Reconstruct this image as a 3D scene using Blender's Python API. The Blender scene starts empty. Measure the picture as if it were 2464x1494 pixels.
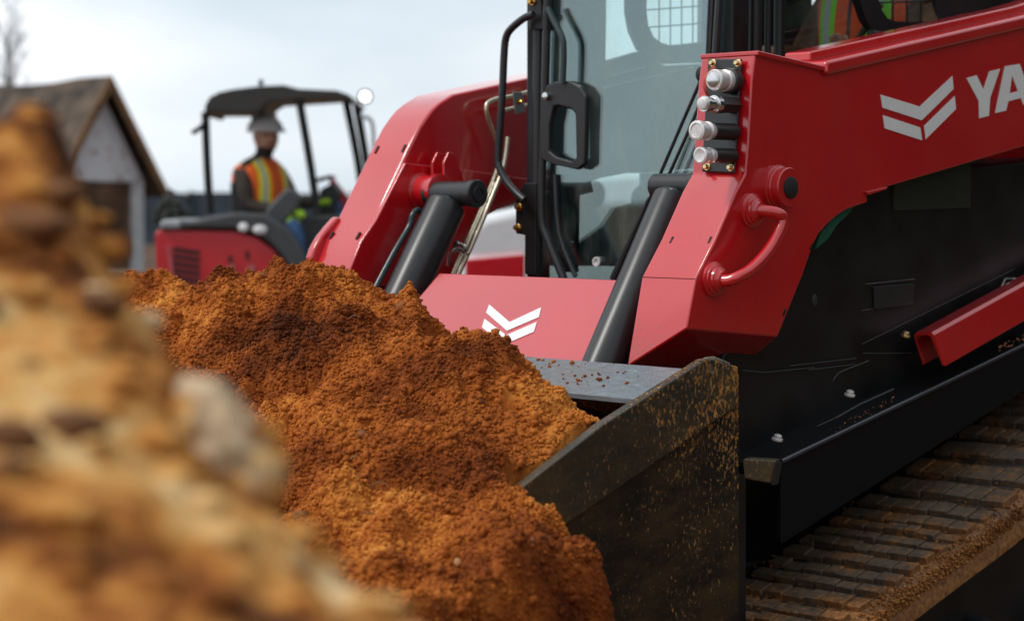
import bpy, math, random
import numpy as np
from mathutils import Vector, Matrix
R = math.radians
SC = bpy.context.scene
COL = SC.collection
random.seed(7); RNG = np.random.default_rng(7)

# ------------------------------------------------------------------ camera
FPX, CX, HY, CAMZ = 4812.5, 1232.0, 481.0, 1.4       # focal length and horizon in photo pixels (2464 wide)
cam_d = bpy.data.cameras.new('camera'); cam = bpy.data.objects.new('camera', cam_d); COL.objects.link(cam)
cam.location = (0, 0, CAMZ); cam.rotation_euler = (R(90), 0, 0)
cam_d.sensor_width = 36; cam_d.lens = 36 * FPX / 2464; cam_d.shift_y = -(747 - HY) / 2464
cam_d.clip_start = .05; cam_d.clip_end = 3000
cam_d.dof.use_dof = True; cam_d.dof.focus_distance = 5.35; cam_d.dof.aperture_fstop = 2.6
SC.camera = cam
SC.render.resolution_x, SC.render.resolution_y = 1024, 620

# ------------------------------------------------------------------ world (overcast sky) and sun
SUN_EL, SUN_AZ = 52, -105          # azimuth from +Y, clockwise
W = bpy.data.worlds.new('World'); SC.world = W; W.use_nodes = True
nt = W.node_tree; nt.nodes.clear(); N = nt.nodes.new; L = nt.links.new
wo = N('ShaderNodeOutputWorld'); bg = N('ShaderNodeBackground'); bg.inputs['Strength'].default_value = .1
sky = N('ShaderNodeTexSky'); sky.sky_type = 'NISHITA'; sky.sun_disc = False
sky.sun_elevation = R(SUN_EL); sky.sun_rotation = R(SUN_AZ)
tc = N('ShaderNodeTexCoord'); sep = N('ShaderNodeSeparateXYZ'); L(tc.outputs['Generated'], sep.inputs[0])
# cloud deck: bright towards the left and overhead, unseen right and rear sky dimmed to shape reflections
cn = N('ShaderNodeTexNoise'); cn.inputs['Scale'].default_value = 3.2; cn.inputs['Detail'].default_value = 5; cn.inputs['Roughness'].default_value = .45
mp = N('ShaderNodeMapping'); mp.inputs['Scale'].default_value = (1, 1, 2.4); L(tc.outputs['Generated'], mp.inputs[0]); L(mp.outputs[0], cn.inputs[0])
def math_(op, a, b=None, c=None, clamp=False, t=None):
    t = t or nt; n = t.nodes.new('ShaderNodeMath'); n.operation = op; n.use_clamp = clamp
    for i, v in enumerate((a, b, c)):
        if v is None: continue
        if isinstance(v, (int, float)): n.inputs[i].default_value = v
        else: t.links.new(v, n.inputs[i])
    return n.outputs[0]
dot = N('ShaderNodeVectorMath'); dot.operation = 'DOT_PRODUCT'; L(tc.outputs['Generated'], dot.inputs[0]); dot.inputs[1].default_value = (-.66, .40, .62)
mr = N('ShaderNodeMapRange'); L(dot.outputs['Value'], mr.inputs[0]); mr.inputs[1].default_value = -.45; mr.inputs[2].default_value = .98
mr.inputs[3].default_value = 1.05; mr.inputs[4].default_value = 1.72; mr.interpolation_type = 'SMOOTHERSTEP'
cr = N('ShaderNodeValToRGB'); L(cn.outputs['Fac'], cr.inputs[0])
cr.color_ramp.elements[0].position = .33; cr.color_ramp.elements[0].color = (3.7, 4.35, 4.85, 1)
cr.color_ramp.elements[1].position = .60; cr.color_ramp.elements[1].color = (5.95, 6.15, 6.4, 1)
mul = N('ShaderNodeVectorMath'); mul.operation = 'SCALE'; L(cr.outputs[0], mul.inputs[0]); L(mr.outputs[0], mul.inputs['Scale'])
mx = N('ShaderNodeMix'); mx.data_type = 'RGBA'; mx.inputs[0].default_value = .96
L(sky.outputs[0], mx.inputs[6]); L(mul.outputs[0], mx.inputs[7]); L(mx.outputs[2], bg.inputs[0]); L(bg.outputs[0], wo.inputs[0])
sun_d = bpy.data.lights.new('sun', 'SUN'); sun_d.energy = 1.5; sun_d.angle = R(10); sun_d.color = (1, .95, .88)
sun = bpy.data.objects.new('sun', sun_d); COL.objects.link(sun); sun.location = (-10, -5, 20)
sd = Vector((math.sin(R(SUN_AZ)) * math.cos(R(SUN_EL)), math.cos(R(SUN_AZ)) * math.cos(R(SUN_EL)), math.sin(R(SUN_EL))))
sun.rotation_euler = sd.to_track_quat('Z', 'Y').to_euler()
SC.view_settings.view_transform = 'Standard'; SC.view_settings.look = 'None'; SC.view_settings.exposure = .18; SC.view_settings.gamma = 1
SC.cycles.max_bounces = 8; SC.cycles.transparent_max_bounces = 12; SC.cycles.use_denoising = True

# ------------------------------------------------------------------ materials
def new_mat(name):
    m = bpy.data.materials.new(name); m.use_nodes = True
    return m, m.node_tree, m.node_tree.nodes['Principled BSDF']
def add(t, kind, **kw):
    n = t.nodes.new(kind)
    for k, v in kw.items(): setattr(n, k, v)
    return n
def noise(t, scale, detail=4, rough=.5, vec=None, stretch=None):
    n = add(t, 'ShaderNodeTexNoise'); n.inputs['Scale'].default_value = scale; n.inputs['Detail'].default_value = detail; n.inputs['Roughness'].default_value = rough
    c = add(t, 'ShaderNodeTexCoord'); src = c.outputs['Object']
    if stretch:
        m = add(t, 'ShaderNodeMapping'); m.inputs['Scale'].default_value = stretch[0]; m.inputs['Rotation'].default_value = stretch[1]
        t.links.new(src, m.inputs[0]); src = m.outputs[0]
    t.links.new(src, n.inputs[0]); return n.outputs['Fac']
def ramp(t, fac, stops):
    n = add(t, 'ShaderNodeValToRGB'); e = n.color_ramp.elements
    while len(e) < len(stops): e.new(.5)
    for i, (p, c) in enumerate(stops):
        e[i].position = p; e[i].color = (c[0], c[1], c[2], 1) if not isinstance(c, (int, float)) else (c, c, c, 1)
    t.links.new(fac, n.inputs[0]); return n.outputs[0]
def mixc(t, fac, a, b):
    n = add(t, 'ShaderNodeMix', data_type='RGBA')
    for s, v in ((0, fac), (6, a), (7, b)):
        if isinstance(v, (int, float)): n.inputs[s].default_value = v
        elif isinstance(v, tuple): n.inputs[s].default_value = (*v, 1)
        else: t.links.new(v, n.inputs[s])
    return n.outputs[2]
def bump(t, p, h, strength, dist=.01):
    b = add(t, 'ShaderNodeBump'); b.inputs['Strength'].default_value = strength; b.inputs['Distance'].default_value = dist
    t.links.new(h, b.inputs['Height']); t.links.new(b.outputs[0], p.inputs['Normal'])
def plain(name, col, rough=.5, metal=0, var=.15, vs=9, bmp=0, bs=60, coat=0, spec=.5, emit=None):
    m, t, p = new_mat(name)
    f = noise(t, vs); c = tuple(col)
    t.links.new(ramp(t, f, [(.3, tuple(x * (1 - var) for x in c)), (.7, tuple(min(1, x * (1 + var)) for x in c))]), p.inputs['Base Color'])
    p.inputs['Roughness'].default_value = rough; p.inputs['Metallic'].default_value = metal; p.inputs['Coat Weight'].default_value = coat
    p.inputs['Specular IOR Level'].default_value = spec
    if bmp: bump(t, p, noise(t, bs, 3), bmp)
    if emit: p.inputs['Emission Color'].default_value = (*emit[:3], 1); p.inputs['Emission Strength'].default_value = emit[3]
    return m
def red_paint(name, base=(.56, .005, .011), dirt=0.0, ior=1.62):
    m, t, p = new_mat(name)
    f = noise(t, 3, 3)
    c = ramp(t, f, [(.3, tuple(x * .93 for x in base)), (.7, tuple(x * 1.05 for x in base))])
    dust = ramp(t, noise(t, 4, 2, .5), [(.45, 0), (.8, .05)])
    c = mixc(t, dust, c, (.45, .22, .12))
    rg = ramp(t, noise(t, 4, 2, .5), [(.3, .26), (.8, .34)])
    if dirt:
        g = add(t, 'ShaderNodeTexCoord'); s = add(t, 'ShaderNodeSeparateXYZ'); t.links.new(g.outputs['Object'], s.inputs[0])
        low = math_('MULTIPLY_ADD', s.outputs['Z'], -5, 5.65, True, t)      # splashed towards the bottom of the arm
        k = math_('ADD', noise(t, 120, 3, .6), math_('MULTIPLY', low, .22, None, False, t), None, False, t)
        mk = ramp(t, k, [(.715, 0), (.73, 1)])
        c = mixc(t, mk, c, (.22, .07, .015)); rg = mixc(t, mk, rg, (.9, .9, .9))
    t.links.new(c, p.inputs['Base Color']); t.links.new(rg, p.inputs['Roughness'])
    p.inputs['Coat Weight'].default_value = 1; p.inputs['Coat Roughness'].default_value = .14; p.inputs['Coat IOR'].default_value = ior
    bump(t, p, noise(t, 3, 2), .05, .01)
    return m
RED = red_paint('red_paint'); REDD = red_paint('red_paint_splashed', dirt=1)
REDX = red_paint('red_hood_paint', (.58, .005, .016), ior=1.4)
BLACK = plain('black_coated_steel', (.011, .011, .012), .36, 0, .5, 6, .05, 200, spec=.4)
SATIN = plain('satin_black_paint', (.022, .023, .025), .34, .0, .15, 30, .03, 300)
MATTE = plain('matte_black_paint', (.006, .006, .007), .55, 0, .2, 20, .03, 200, spec=.18)
PLASTIC = plain('black_plastic', (.016, .016, .017), .42, 0, .15, 30, .1, 400)
RUBBER = plain('black_rubber', (.015, .015, .015), .7)
CHROME = plain('bright_metal', (.72, .72, .72), .18, 1, .1, 60)
CAPW = plain('pale_cap_metal', (.74, .71, .70), .32, .35, .15, 60, .1, 200)
ZINC = plain('yellow_zinc', (.78, .62, .34), .28, 1, .15, 60)
PIPE = plain('olive_zinc_pipe', (.72, .66, .50), .25, .85, .1, 30)
WHITE = plain('white_decal', (.86, .86, .85), .4, 0, .03)
GREYI = plain('grey_interior_trim', (.15, .165, .17), .6)
DARKI = plain('dark_interior_trim', (.018, .02, .02), .6)
GOLD = plain('brass_bolt', (.75, .45, .12), .28, 1)
CLOTH = plain('dark_brown_coat', (.045, .033, .026), .9, 0, .35, 30, .4, 80)
CLOTH2 = plain('brown_duck_jacket', (.10, .055, .025), .9, 0, .3, 30, .4, 60)
JEANS = plain('blue_denim', (.035, .085, .19), .9, 0, .3, 25, .3, 90)
SKIN = plain('skin', (.52, .27, .19), .55, 0, .12)
HAIR = plain('dark_beard', (.02, .013, .01), .8)
GLOVE = plain('lime_glove', (.45, .75, .03), .7, 0, .3, 30)
HELMET = plain('white_helmet', (.72, .72, .73), .35)
BOOT = plain('work_boot', (.05, .03, .02), .7)
LAMP = plain('lit_lamp', (1, 1, .95), .3, emit=(1, .96, .85, 2.5))
BOLT_DK = plain('dark_slot', (.006, .004, .004), .7)

def glass_mat(name, tint, refl, rough=.02):
    m = bpy.data.materials.new(name); m.use_nodes = True; t = m.node_tree; t.nodes.clear()
    o = add(t, 'ShaderNodeOutputMaterial'); tr = add(t, 'ShaderNodeBsdfTransparent'); tr.inputs[0].default_value = (*tint, 1)
    gl = add(t, 'ShaderNodeBsdfGlossy'); gl.inputs['Roughness'].default_value = rough; gl.inputs[0].default_value = (.80, .93, .95, 1)
    mxs = add(t, 'ShaderNodeMixShader')
    f = ramp(t, noise(t, 1.5, 2), [(.3, refl * .85), (.7, refl * 1.1)])
    t.links.new(f, mxs.inputs[0]); t.links.new(tr.outputs[0], mxs.inputs[1]); t.links.new(gl.outputs[0], mxs.inputs[2])
    df = add(t, 'ShaderNodeBsdfDiffuse'); df.inputs[0].default_value = (.5, .48, .44, 1); m2 = add(t, 'ShaderNodeMixShader'); t.links.new(ramp(t, noise(t, 3, 7, .7, stretch=((1, 2.5, .7), (R(25), 0, 0))), [(.45, .0), (.75, .16)]), m2.inputs[0])
    t.links.new(mxs.outputs[0], m2.inputs[1]); t.links.new(df.outputs[0], m2.inputs[2]); t.links.new(m2.outputs[0], o.inputs[0])
    return m
GLASS = glass_mat('windshield_glass', (.76, .88, .87), .17)
GLASS_S = glass_mat('side_glass', (.93, .97, .96), .04)

def soil(name, stops, nsc, dark=(.10, .028, .008), fine=90, bstr=.6, spec=.2, coarse=2.6):
    m, t, p = new_mat(name)
    a = noise(t, coarse, 4, .55); b = noise(t, nsc, 6, .65); c = noise(t, fine, 4, .7)
    k = math_('ADD', math_('MULTIPLY', a, .55, None, False, t), math_('ADD', math_('MULTIPLY', b, .2, None, False, t), math_('MULTIPLY', c, .25, None, False, t), None, False, t), None, False, t)
    t.links.new(ramp(t, k, stops), p.inputs['Base Color']); p.inputs['Roughness'].default_value = .95; p.inputs['Specular IOR Level'].default_value = spec
    bump(t, p, noise(t, fine * 2.2, 5, .75), bstr, .004); return m
SOIL = soil('orange_clay_soil', [(.37, (.06, .013, .003)), (.455, (.22, .050, .008)), (.54, (.44, .125, .019)), (.64, (.70, .29, .055))], 14, fine=120)
MOUND = soil('tan_clay_soil', [(.38, (.06, .018, .005)), (.44, (.28, .090, .018)), (.50, (.54, .24, .055)), (.57, (.64, .38, .14)), (.64, (.74, .56, .34))], 9, coarse=6, fine=24)
STONE = plain('pale_stone', (.60, .45, .29), .85, 0, .45, 30, .5, 60)
GROUNDM = soil('ground_soil', [(.3, (.05, .028, .015)), (.5, (.09, .05, .028)), (.7, (.14, .085, .05))], 1.3, fine=12, coarse=.1)

def dirty_steel(name, base, speck_bias=0., rough=.4):
    m, t, p = new_mat(name)
    # brushed scratches slanting across the plate, clay specks and smears on top
    sc = noise(t, 9, 7, .7, stretch=((3, 3, 22), (0, R(38), 0)))
    c = ramp(t, sc, [(.3, tuple(x * .6 for x in base)), (.62, base), (.85, tuple(min(1, x * 3.5) for x in base))])
    g = add(t, 'ShaderNodeTexCoord'); s = add(t, 'ShaderNodeSeparateXYZ'); t.links.new(g.outputs['Object'], s.inputs[0])
    up = math_('MULTIPLY_ADD', s.outputs['X'], 1.7, 1.0, True, t)          # more towards the rear edge (local x)
    up = math_('MULTIPLY', up, math_('MULTIPLY_ADD', s.outputs['Z'], 2.2, -1.0, True, t), None, False, t)
    big = noise(t, 7, 4, .6)
    k = math_('ADD', noise(t, 110, 5, .7, stretch=((1, 1, .6), (0, R(30), 0))), math_('MULTIPLY', up, .15, None, False, t), None, False, t)
    k = math_('ADD', k, math_('MULTIPLY_ADD', big, .30, -.17 + speck_bias, False, t), None, False, t)
    mk = ramp(t, k, [(.62, 0), (.67, 1)])
    dc = ramp(t, noise(t, 60, 3), [(.35, (.20, .07, .012)), (.65, (.52, .25, .05))])
    film = ramp(t, noise(t, 3, 6, .65, stretch=((1, 1, 2.6), (0, R(38), 0))), [(.42, 0), (.72, .42)])
    c = mixc(t, film, c, (.20, .11, .035)); c = mixc(t, mk, c, dc)
    t.links.new(c, p.inputs['Base Color']); t.links.new(ramp(t, k, [(.5, rough), (.66, .95)]), p.inputs['Roughness'])
    bump(t, p, k, .35, .003); return m
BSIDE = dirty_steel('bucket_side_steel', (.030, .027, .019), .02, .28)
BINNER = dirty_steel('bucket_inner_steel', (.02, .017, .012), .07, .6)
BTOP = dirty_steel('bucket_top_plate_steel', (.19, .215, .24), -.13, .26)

def track_mat(nm='muddy_track_rubber', lo=(.066, .045, .030), hi=(.17, .118, .078), es=.26):
    m, t, p = new_mat(nm)
    a = noise(t, 5, 6, .65); b = noise(t, 40, 5, .7)
    base = ramp(t, b, [(.3, lo), (.7, hi)])
    g = add(t, 'ShaderNodeTexCoord'); s = add(t, 'ShaderNodeSeparateXYZ'); t.links.new(g.outputs['Object'], s.inputs[0])
    edge = math_('MULTIPLY_ADD', s.outputs['Y'], -9, -1.35, True, t)        # caked mud on the outer shoulder
    k = math_('ADD', math_('ADD', math_('MULTIPLY', a, .7, None, False, t), math_('MULTIPLY', b, .35, None, False, t), None, False, t), math_('MULTIPLY', edge, es, None, False, t), None, False, t)
    front = math_('MULTIPLY', math_('MULTIPLY_ADD', s.outputs['X'], -4, 2.3, True, t), math_('LESS_THAN', s.outputs['Y'], .2, None, False, t), None, False, t)
    k = math_('ADD', k, math_('MULTIPLY', front, .10, None, False, t), None, False, t)
    mud = ramp(t, noise(t, 70, 4, .7), [(.3, (.10, .03, .01)), (.7, (.42, .19, .055))])
    c = mixc(t, ramp(t, k, [(.54, 0), (.66, 1)]), base, mud)
    t.links.new(c, p.inputs['Base Color']); p.inputs['Roughness'].default_value = .62
    bump(t, p, k, .5, .006); return m
TRACKM = track_mat()
TRACKB = track_mat('dark_muddy_track_base', (.018, .013, .010), (.05, .036, .026), .34)  # darker muddy belt surface, showing between the tread blocks

def vest_mat(name, base, stripe, edge):
    m, t, p = new_mat(name)
    g = add(t, 'ShaderNodeTexCoord'); s = add(t, 'ShaderNodeSeparateXYZ'); t.links.new(g.outputs['Object'], s.inputs[0])
    y = math_('ABSOLUTE', s.outputs['Y'], None, None, False, t); z = s.outputs['Z']
    def band(v, c, h): return math_('LESS_THAN', math_('ABSOLUTE', math_('SUBTRACT', v, c, None, False, t), None, None, False, t), h, None, False, t)
    col = mixc(t, band(y, .105, .042), base, stripe)
    col = mixc(t, band(y, .105, .016), col, (.50, .50, .48))
    col = mixc(t, band(z, .17, .035), col, stripe)
    col = mixc(t, band(z, .17, .016), col, (.50, .50, .48))
    col = mixc(t, band(y, .0, .008), col, (.08, .05, .05))
    f = noise(t, 30, 3); col = mixc(t, ramp(t, f, [(.3, 0), (.8, .12)]), col, (.1, .05, .02))
    t.links.new(col, p.inputs['Base Color']); p.inputs['Roughness'].default_value = .75
    bump(t, p, noise(t, 14, 3), .5, .02); return m
VEST = vest_mat('orange_vest_yellow_stripe', (1, .15, .015), (.95, .88, .03), None)
VEST2 = vest_mat('orange_vest_lime_stripe', (.95, .10, .015), (.22, .80, .03), None)

# ------------------------------------------------------------------ mesh helpers
def tag(o, label=None, cat=None, group=None, kind=None):
    for k, v in (('label', label), ('category', cat), ('group', group), ('kind', kind)):
        if v: o[k] = v
    return o
def empty(name, loc, rz=0, **kw):
    o = bpy.data.objects.new(name, None); COL.objects.link(o); o.location = loc; o.rotation_euler = (0, 0, rz); o.empty_display_size = .2
    return tag(o, **kw)
def smooth(me, ang=35):
    me.polygons.foreach_set('use_smooth', np.ones(len(me.polygons), bool))
    try: me.set_sharp_from_angle(angle=R(ang))
    except Exception: pass
def np_mesh(name, V, F, mat, parent=None, sm=True, ang=180):
    V = np.asarray(V, np.float32); F = np.asarray(F, np.int32); k = F.shape[1]
    me = bpy.data.meshes.new(name); me.vertices.add(len(V)); me.vertices.foreach_set('co', V.ravel())
    me.loops.add(F.size); me.loops.foreach_set('vertex_index', F.ravel()); me.polygons.add(len(F))
    me.polygons.foreach_set('loop_start', np.arange(0, F.size, k, dtype=np.int32)); me.update(calc_edges=True); me.validate()
    if sm: smooth(me, ang) if ang < 180 else me.polygons.foreach_set('use_smooth', np.ones(len(me.polygons), bool))
    o = bpy.data.objects.new(name, me); COL.objects.link(o); me.materials.append(mat)
    if parent: o.parent = parent
    return o
class MB:
    def __init__(s): s.v = []; s.f = []
    def addvf(s, v, f):
        n = len(s.v); s.v += [tuple(p) for p in v]; s.f += [tuple(i + n for i in q) for q in f]; return s
    def loft(s, A, B):
        """two loops with the same count, closed with end faces"""
        n = len(A)
        s.addvf(list(A) + list(B), [tuple(range(n))[::-1], tuple(range(n, 2 * n))] + [(i, (i + 1) % n, n + (i + 1) % n, n + i) for i in range(n)]); return s
    def box(s, p, q, rot=None, ctr=None):
        x0, y0, z0 = p; x1, y1, z1 = q
        v = [(x0, y0, z0), (x1, y0, z0), (x1, y1, z0), (x0, y1, z0), (x0, y0, z1), (x1, y0, z1), (x1, y1, z1), (x0, y1, z1)]
        if rot is not None:
            c = Vector(ctr) if ctr else (Vector(p) + Vector(q)) / 2; v = [tuple(c + rot @ (Vector(a) - c)) for a in v]
        return s.addvf(v, [(0, 3, 2, 1), (4, 5, 6, 7), (0, 1, 5, 4), (1, 2, 6, 5), (2, 3, 7, 6), (3, 0, 4, 7)])
    def tube(s, pts, r, seg=12, cap=True, sub=0, rs=None):
        P = [Vector(p) for p in pts]; rs = list(rs) if rs else [r] * len(P)
        if sub and len(P) > 2:
            Q, RR = [], []
            for i in range(len(P) - 1):
                p0, p1, p2, p3 = P[max(i - 1, 0)], P[i], P[i + 1], P[min(i + 2, len(P) - 1)]
                for k in range(sub):
                    t = k / sub; t2, t3 = t * t, t * t * t
                    Q.append(.5 * ((2 * p1) + (p2 - p0) * t + (2 * p0 - 5 * p1 + 4 * p2 - p3) * t2 + (3 * p1 - p0 - 3 * p2 + p3) * t3)); RR.append(rs[i] * (1 - t) + rs[i + 1] * t)
            Q.append(P[-1]); RR.append(rs[-1]); P, rs = Q, RR
        v, f = [], []; up = None
        for i, p in enumerate(P):
            d = (P[min(i + 1, len(P) - 1)] - P[max(i - 1, 0)]).normalized()
            if up is None:
                up = Vector((0, 0, 1)) if abs(d.z) < .9 else Vector((1, 0, 0))
            a = d.cross(up).normalized(); up = a.cross(d).normalized()
            for k in range(seg):
                t = 2 * math.pi * k / seg; v.append(p + (a * math.cos(t) + up * math.sin(t)) * rs[i])
        for i in range(len(P) - 1):
            for k in range(seg):
                a, b = i * seg + k, i * seg + (k + 1) % seg; f.append((a, a + seg, b + seg, b))
        if cap: f.append(tuple(range(seg))); f.append(tuple(range((len(P) - 1) * seg, len(P) * seg))[::-1])
        return s.addvf(v, f)
    def lathe(s, p, axis, prof, seg=28):
        """prof: list of (distance along axis, radius)"""
        p = Vector(p); d = Vector(axis).normalized(); up = Vector((0, 0, 1)) if abs(d.z) < .9 else Vector((1, 0, 0))
        a = d.cross(up).normalized(); b = a.cross(d).normalized(); v, f = [], []
        for (h, r) in prof:
            for k in range(seg):
                t = 2 * math.pi * k / seg; v.append(p + d * h + (a * math.cos(t) + b * math.sin(t)) * max(r, 1e-5))
        for i in range(len(prof) - 1):
            for k in range(seg):
                x, y = i * seg + k, i * seg + (k + 1) % seg; f.append((x, x + seg, y + seg, y))
        f.append(tuple(range(seg))); f.append(tuple(range((len(prof) - 1) * seg, len(prof) * seg))[::-1])
        return s.addvf(v, f)
    def ell(s, c, r, seg=16, rings=10, rot=None):
        v, f = [], []
        for i in range(rings + 1):
            ph = math.pi * i / rings
            for k in range(seg):
                t = 2 * math.pi * k / seg; q = Vector((r[0] * math.sin(ph) * math.cos(t), r[1] * math.sin(ph) * math.sin(t), r[2] * math.cos(ph)))
                if rot is not None: q = rot @ q
                v.append(Vector(c) + q)
        for i in range(rings):
            for k in range(seg):
                x, y = i * seg + k, i * seg + (k + 1) % seg; f.append((x, x + seg, y + seg, y))
        return s.addvf(v, f)
    def build(s, name, mat, parent=None, bev=0, seg=2, ang=35, sub=0):
        me = bpy.data.meshes.new(name); me.from_pydata([tuple(p) for p in s.v], [], s.f); me.validate()
        import bmesh
        bm = bmesh.new(); bm.from_mesh(me); bmesh.ops.remove_doubles(bm, verts=bm.verts, dist=1e-6); bmesh.ops.recalc_face_normals(bm, faces=bm.faces); bm.to_mesh(me); bm.free()
        smooth(me, ang); me.materials.append(mat)
        o = bpy.data.objects.new(name, me); COL.objects.link(o)
        if parent: o.parent = parent
        if bev:
            b = o.modifiers.new('bevel', 'BEVEL'); b.width = bev; b.segments = seg; b.limit_method = 'ANGLE'; b.angle_limit = R(28); b.harden_normals = True
        if sub:
            m = o.modifiers.new('sub', 'SUBSURF'); m.levels = m.render_levels = sub
        return o
def copy_obj(o, parent):
    c = o.copy(); COL.objects.link(c); c.parent = parent; return c

def hsh(i, seed):
    i = i.astype(np.uint64); h = (i[:, 0] * np.uint64(73856093)) ^ (i[:, 1] * np.uint64(19349663)) ^ (i[:, 2] * np.uint64(83492791)) ^ np.uint64(seed * 2654435761 % 2**32)
    h = (h ^ (h >> np.uint64(13))) * np.uint64(1274126177); h = h & np.uint64(0xffffffff); h = (h ^ (h >> np.uint64(16))) * np.uint64(2246822519) & np.uint64(0xffffffff)
    return (h ^ (h >> np.uint64(15))).astype(np.float64) / 4294967295.
def vn(P, seed=1):
    P = P + 1000.; i = np.floor(P).astype(np.int64); f = P - i; f = f * f * (3 - 2 * f); o = 0
    for dx in (0, 1):
        for dy in (0, 1):
            for dz in (0, 1):
                w = (f[:, 0] if dx else 1 - f[:, 0]) * (f[:, 1] if dy else 1 - f[:, 1]) * (f[:, 2] if dz else 1 - f[:, 2])
                o = o + w * hsh(i + np.array([dx, dy, dz]), seed)
    return o
def fbm(P, f, octs, seed=1, gain=.5, ridge=False):
    o = 0; a = 1; s = 0
    for k in range(octs):
        n = vn(P * f * 2 ** k, seed + k) * 2 - 1
        if ridge: n = 1 - 2 * np.abs(n)
        o = o + a * n; s += a; a *= gain
    return o / s
def rbf(ctrl, Q, smooth=1e-4):
    C = np.array(ctrl, float); n = len(C); D = np.linalg.norm(C[:, None, :2] - C[None, :, :2], axis=2)
    K = np.where(D > 0, D ** 2 * np.log(D + 1e-12), 0) + np.eye(n) * smooth
    A = np.zeros((n + 3, n + 3)); A[:n, :n] = K; A[:n, n] = 1; A[:n, n + 1:] = C[:, :2]; A[n, :n] = 1; A[n + 1:, :n] = C[:, :2].T
    wgt = np.linalg.solve(A, np.concatenate([C[:, 2], np.zeros(3)])); out = np.full(len(Q), wgt[n]) + Q @ wgt[n + 1:]
    for j in range(n):
        d = np.hypot(Q[:, 0] - C[j, 0], Q[:, 1] - C[j, 1]); out += wgt[j] * d * d * np.log(d + 1e-12)
    return out
def fit_ridge(ctrl, nr, height, target, xs_, ys_, it=4, up=.06, skip=(0, 0)):
    """raise or lower the first nr control points until the rough surface, noise included, crests where the ridge was measured"""
    XX_, YY_ = np.meshgrid(xs_, ys_); X_, Y_ = XX_.ravel(), YY_.ravel(); tx = np.array([p[0] for p in target], float); ty = np.array([p[1] for p in target], float)
    tot = [0.] * nr
    for _ in range(it):
        Z_ = height(X_, Y_, ctrl); px = CX + X_ / Y_ * FPX; py = HY + (CAMZ - Z_) / Y_ * FPX
        b = np.floor(px / 12).astype(int); lo = b.min(); mn = np.full(b.max() - lo + 1, 1e9); np.minimum.at(mn, b - lo, py); cx_ = (np.arange(len(mn)) + lo + .5) * 12
        for k in range(nr):
            sel = (np.abs(cx_ - tx[k]) < 26) & (mn < 1e8)
            if not sel.any() or skip[0] < tx[k] < skip[1]: continue
            dz = (np.median(mn[sel]) - ty[k]) / FPX * ctrl[k][1] * .8; dz = max(-.09 - tot[k], min((up if tx[k] < 860 else -.005) - tot[k], dz)); tot[k] += dz; ctrl[k] = (ctrl[k][0], ctrl[k][1], ctrl[k][2] + dz)
            for m in (2 * k, 2 * k + 1):
                c = ctrl[len(ctrl) - 2 * nr + m]; ctrl[len(ctrl) - 2 * nr + m] = (c[0], c[1], c[2] + dz)
def W3(x, y, d): return ((x - CX) / FPX * d, d, CAMZ - (y - HY) / FPX * d)      # a point d metres in front of the photographer
def sst(a, b, x): t = np.clip((x - a) / (b - a), 0, 1); return t * t * (3 - 2 * t)
_ico = None
def ico():
    g = (1 + 5 ** .5) / 2; v = np.array([(-1, g, 0), (1, g, 0), (-1, -g, 0), (1, -g, 0), (0, -1, g), (0, 1, g), (0, -1, -g), (0, 1, -g), (g, 0, -1), (g, 0, 1), (-g, 0, -1), (-g, 0, 1)], float)
    f = np.array([(0, 11, 5), (0, 5, 1), (0, 1, 7), (0, 7, 10), (0, 10, 11), (1, 5, 9), (5, 11, 4), (11, 10, 2), (10, 7, 6), (7, 1, 8), (3, 9, 4), (3, 4, 2), (3, 2, 6), (3, 6, 8), (3, 8, 9), (4, 9, 5), (2, 4, 11), (6, 2, 10), (8, 6, 7), (9, 8, 1)])
    return v / np.linalg.norm(v[0]), f
def scatter(P, S):
    """crumbs of soil at points P with sizes S"""
    v, f = ico(); n = len(P)
    V = v[None] * (1 + RNG.uniform(-.3, .3, (n, 12, 1))) * S[:, None, None] * RNG.uniform(.65, 1.25, (n, 1, 3))
    a = RNG.uniform(0, 6.28, n); c, s = np.cos(a)[:, None], np.sin(a)[:, None]
    V = np.stack([V[..., 0] * c - V[..., 1] * s, V[..., 0] * s + V[..., 1] * c, V[..., 2]], -1) + P[:, None]
    return V.reshape(-1, 3), (f[None] + (np.arange(n) * 12)[:, None, None]).reshape(-1, 3)

# ------------------------------------------------------------------ frame of the loader: local x = rearward, y = towards its far side, z up
C45 = math.sqrt(.5); OX, OY = .532, 5.3
CAML = Vector(((-OX - OY) * C45, (OX - OY) * C45, CAMZ))
def ray(px, py):
    a, b = (px - CX) / FPX, (py - HY) / FPX
    return Vector(((a + 1) * C45, (1 - a) * C45, -b))
def onw(px, py, w): d = ray(px, py); return CAML + d * ((w - CAML.y) / d.y)
def onr(px, py, r): d = ray(px, py); return CAML + d * ((r - CAML.x) / d.x)
def onz(px, py, z): d = ray(px, py); return CAML + d * ((z - CAML.z) / d.z)
def onpl(px, py, p0, n):
    d = ray(px, py); n = Vector(n); return CAML + d * ((Vector(p0) - CAML).dot(n) / d.dot(n))
def xwall(pts, w0, w1):  # extrude a profile traced on plane w0 to plane w1
    A = [onw(x, y, w0) for x, y in pts]; return MB().loft(A, [Vector((p.x, w1, p.z)) for p in A])

# ================================================================== SETTING
g = MB(); g.addvf([(-900, -60, 0), (900, -60, 0), (900, 1500, 0), (-900, 1500, 0)], [(0, 1, 2, 3)])
tag(g.build('ground', GROUNDM), kind='structure')

# ================================================================== TRACK LOADER
TL = empty('track_loader', (OX, OY, 0), R(45), label='large red compact track loader with black cab, its bucket pushed into the orange dirt', cat='loader')

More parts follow.
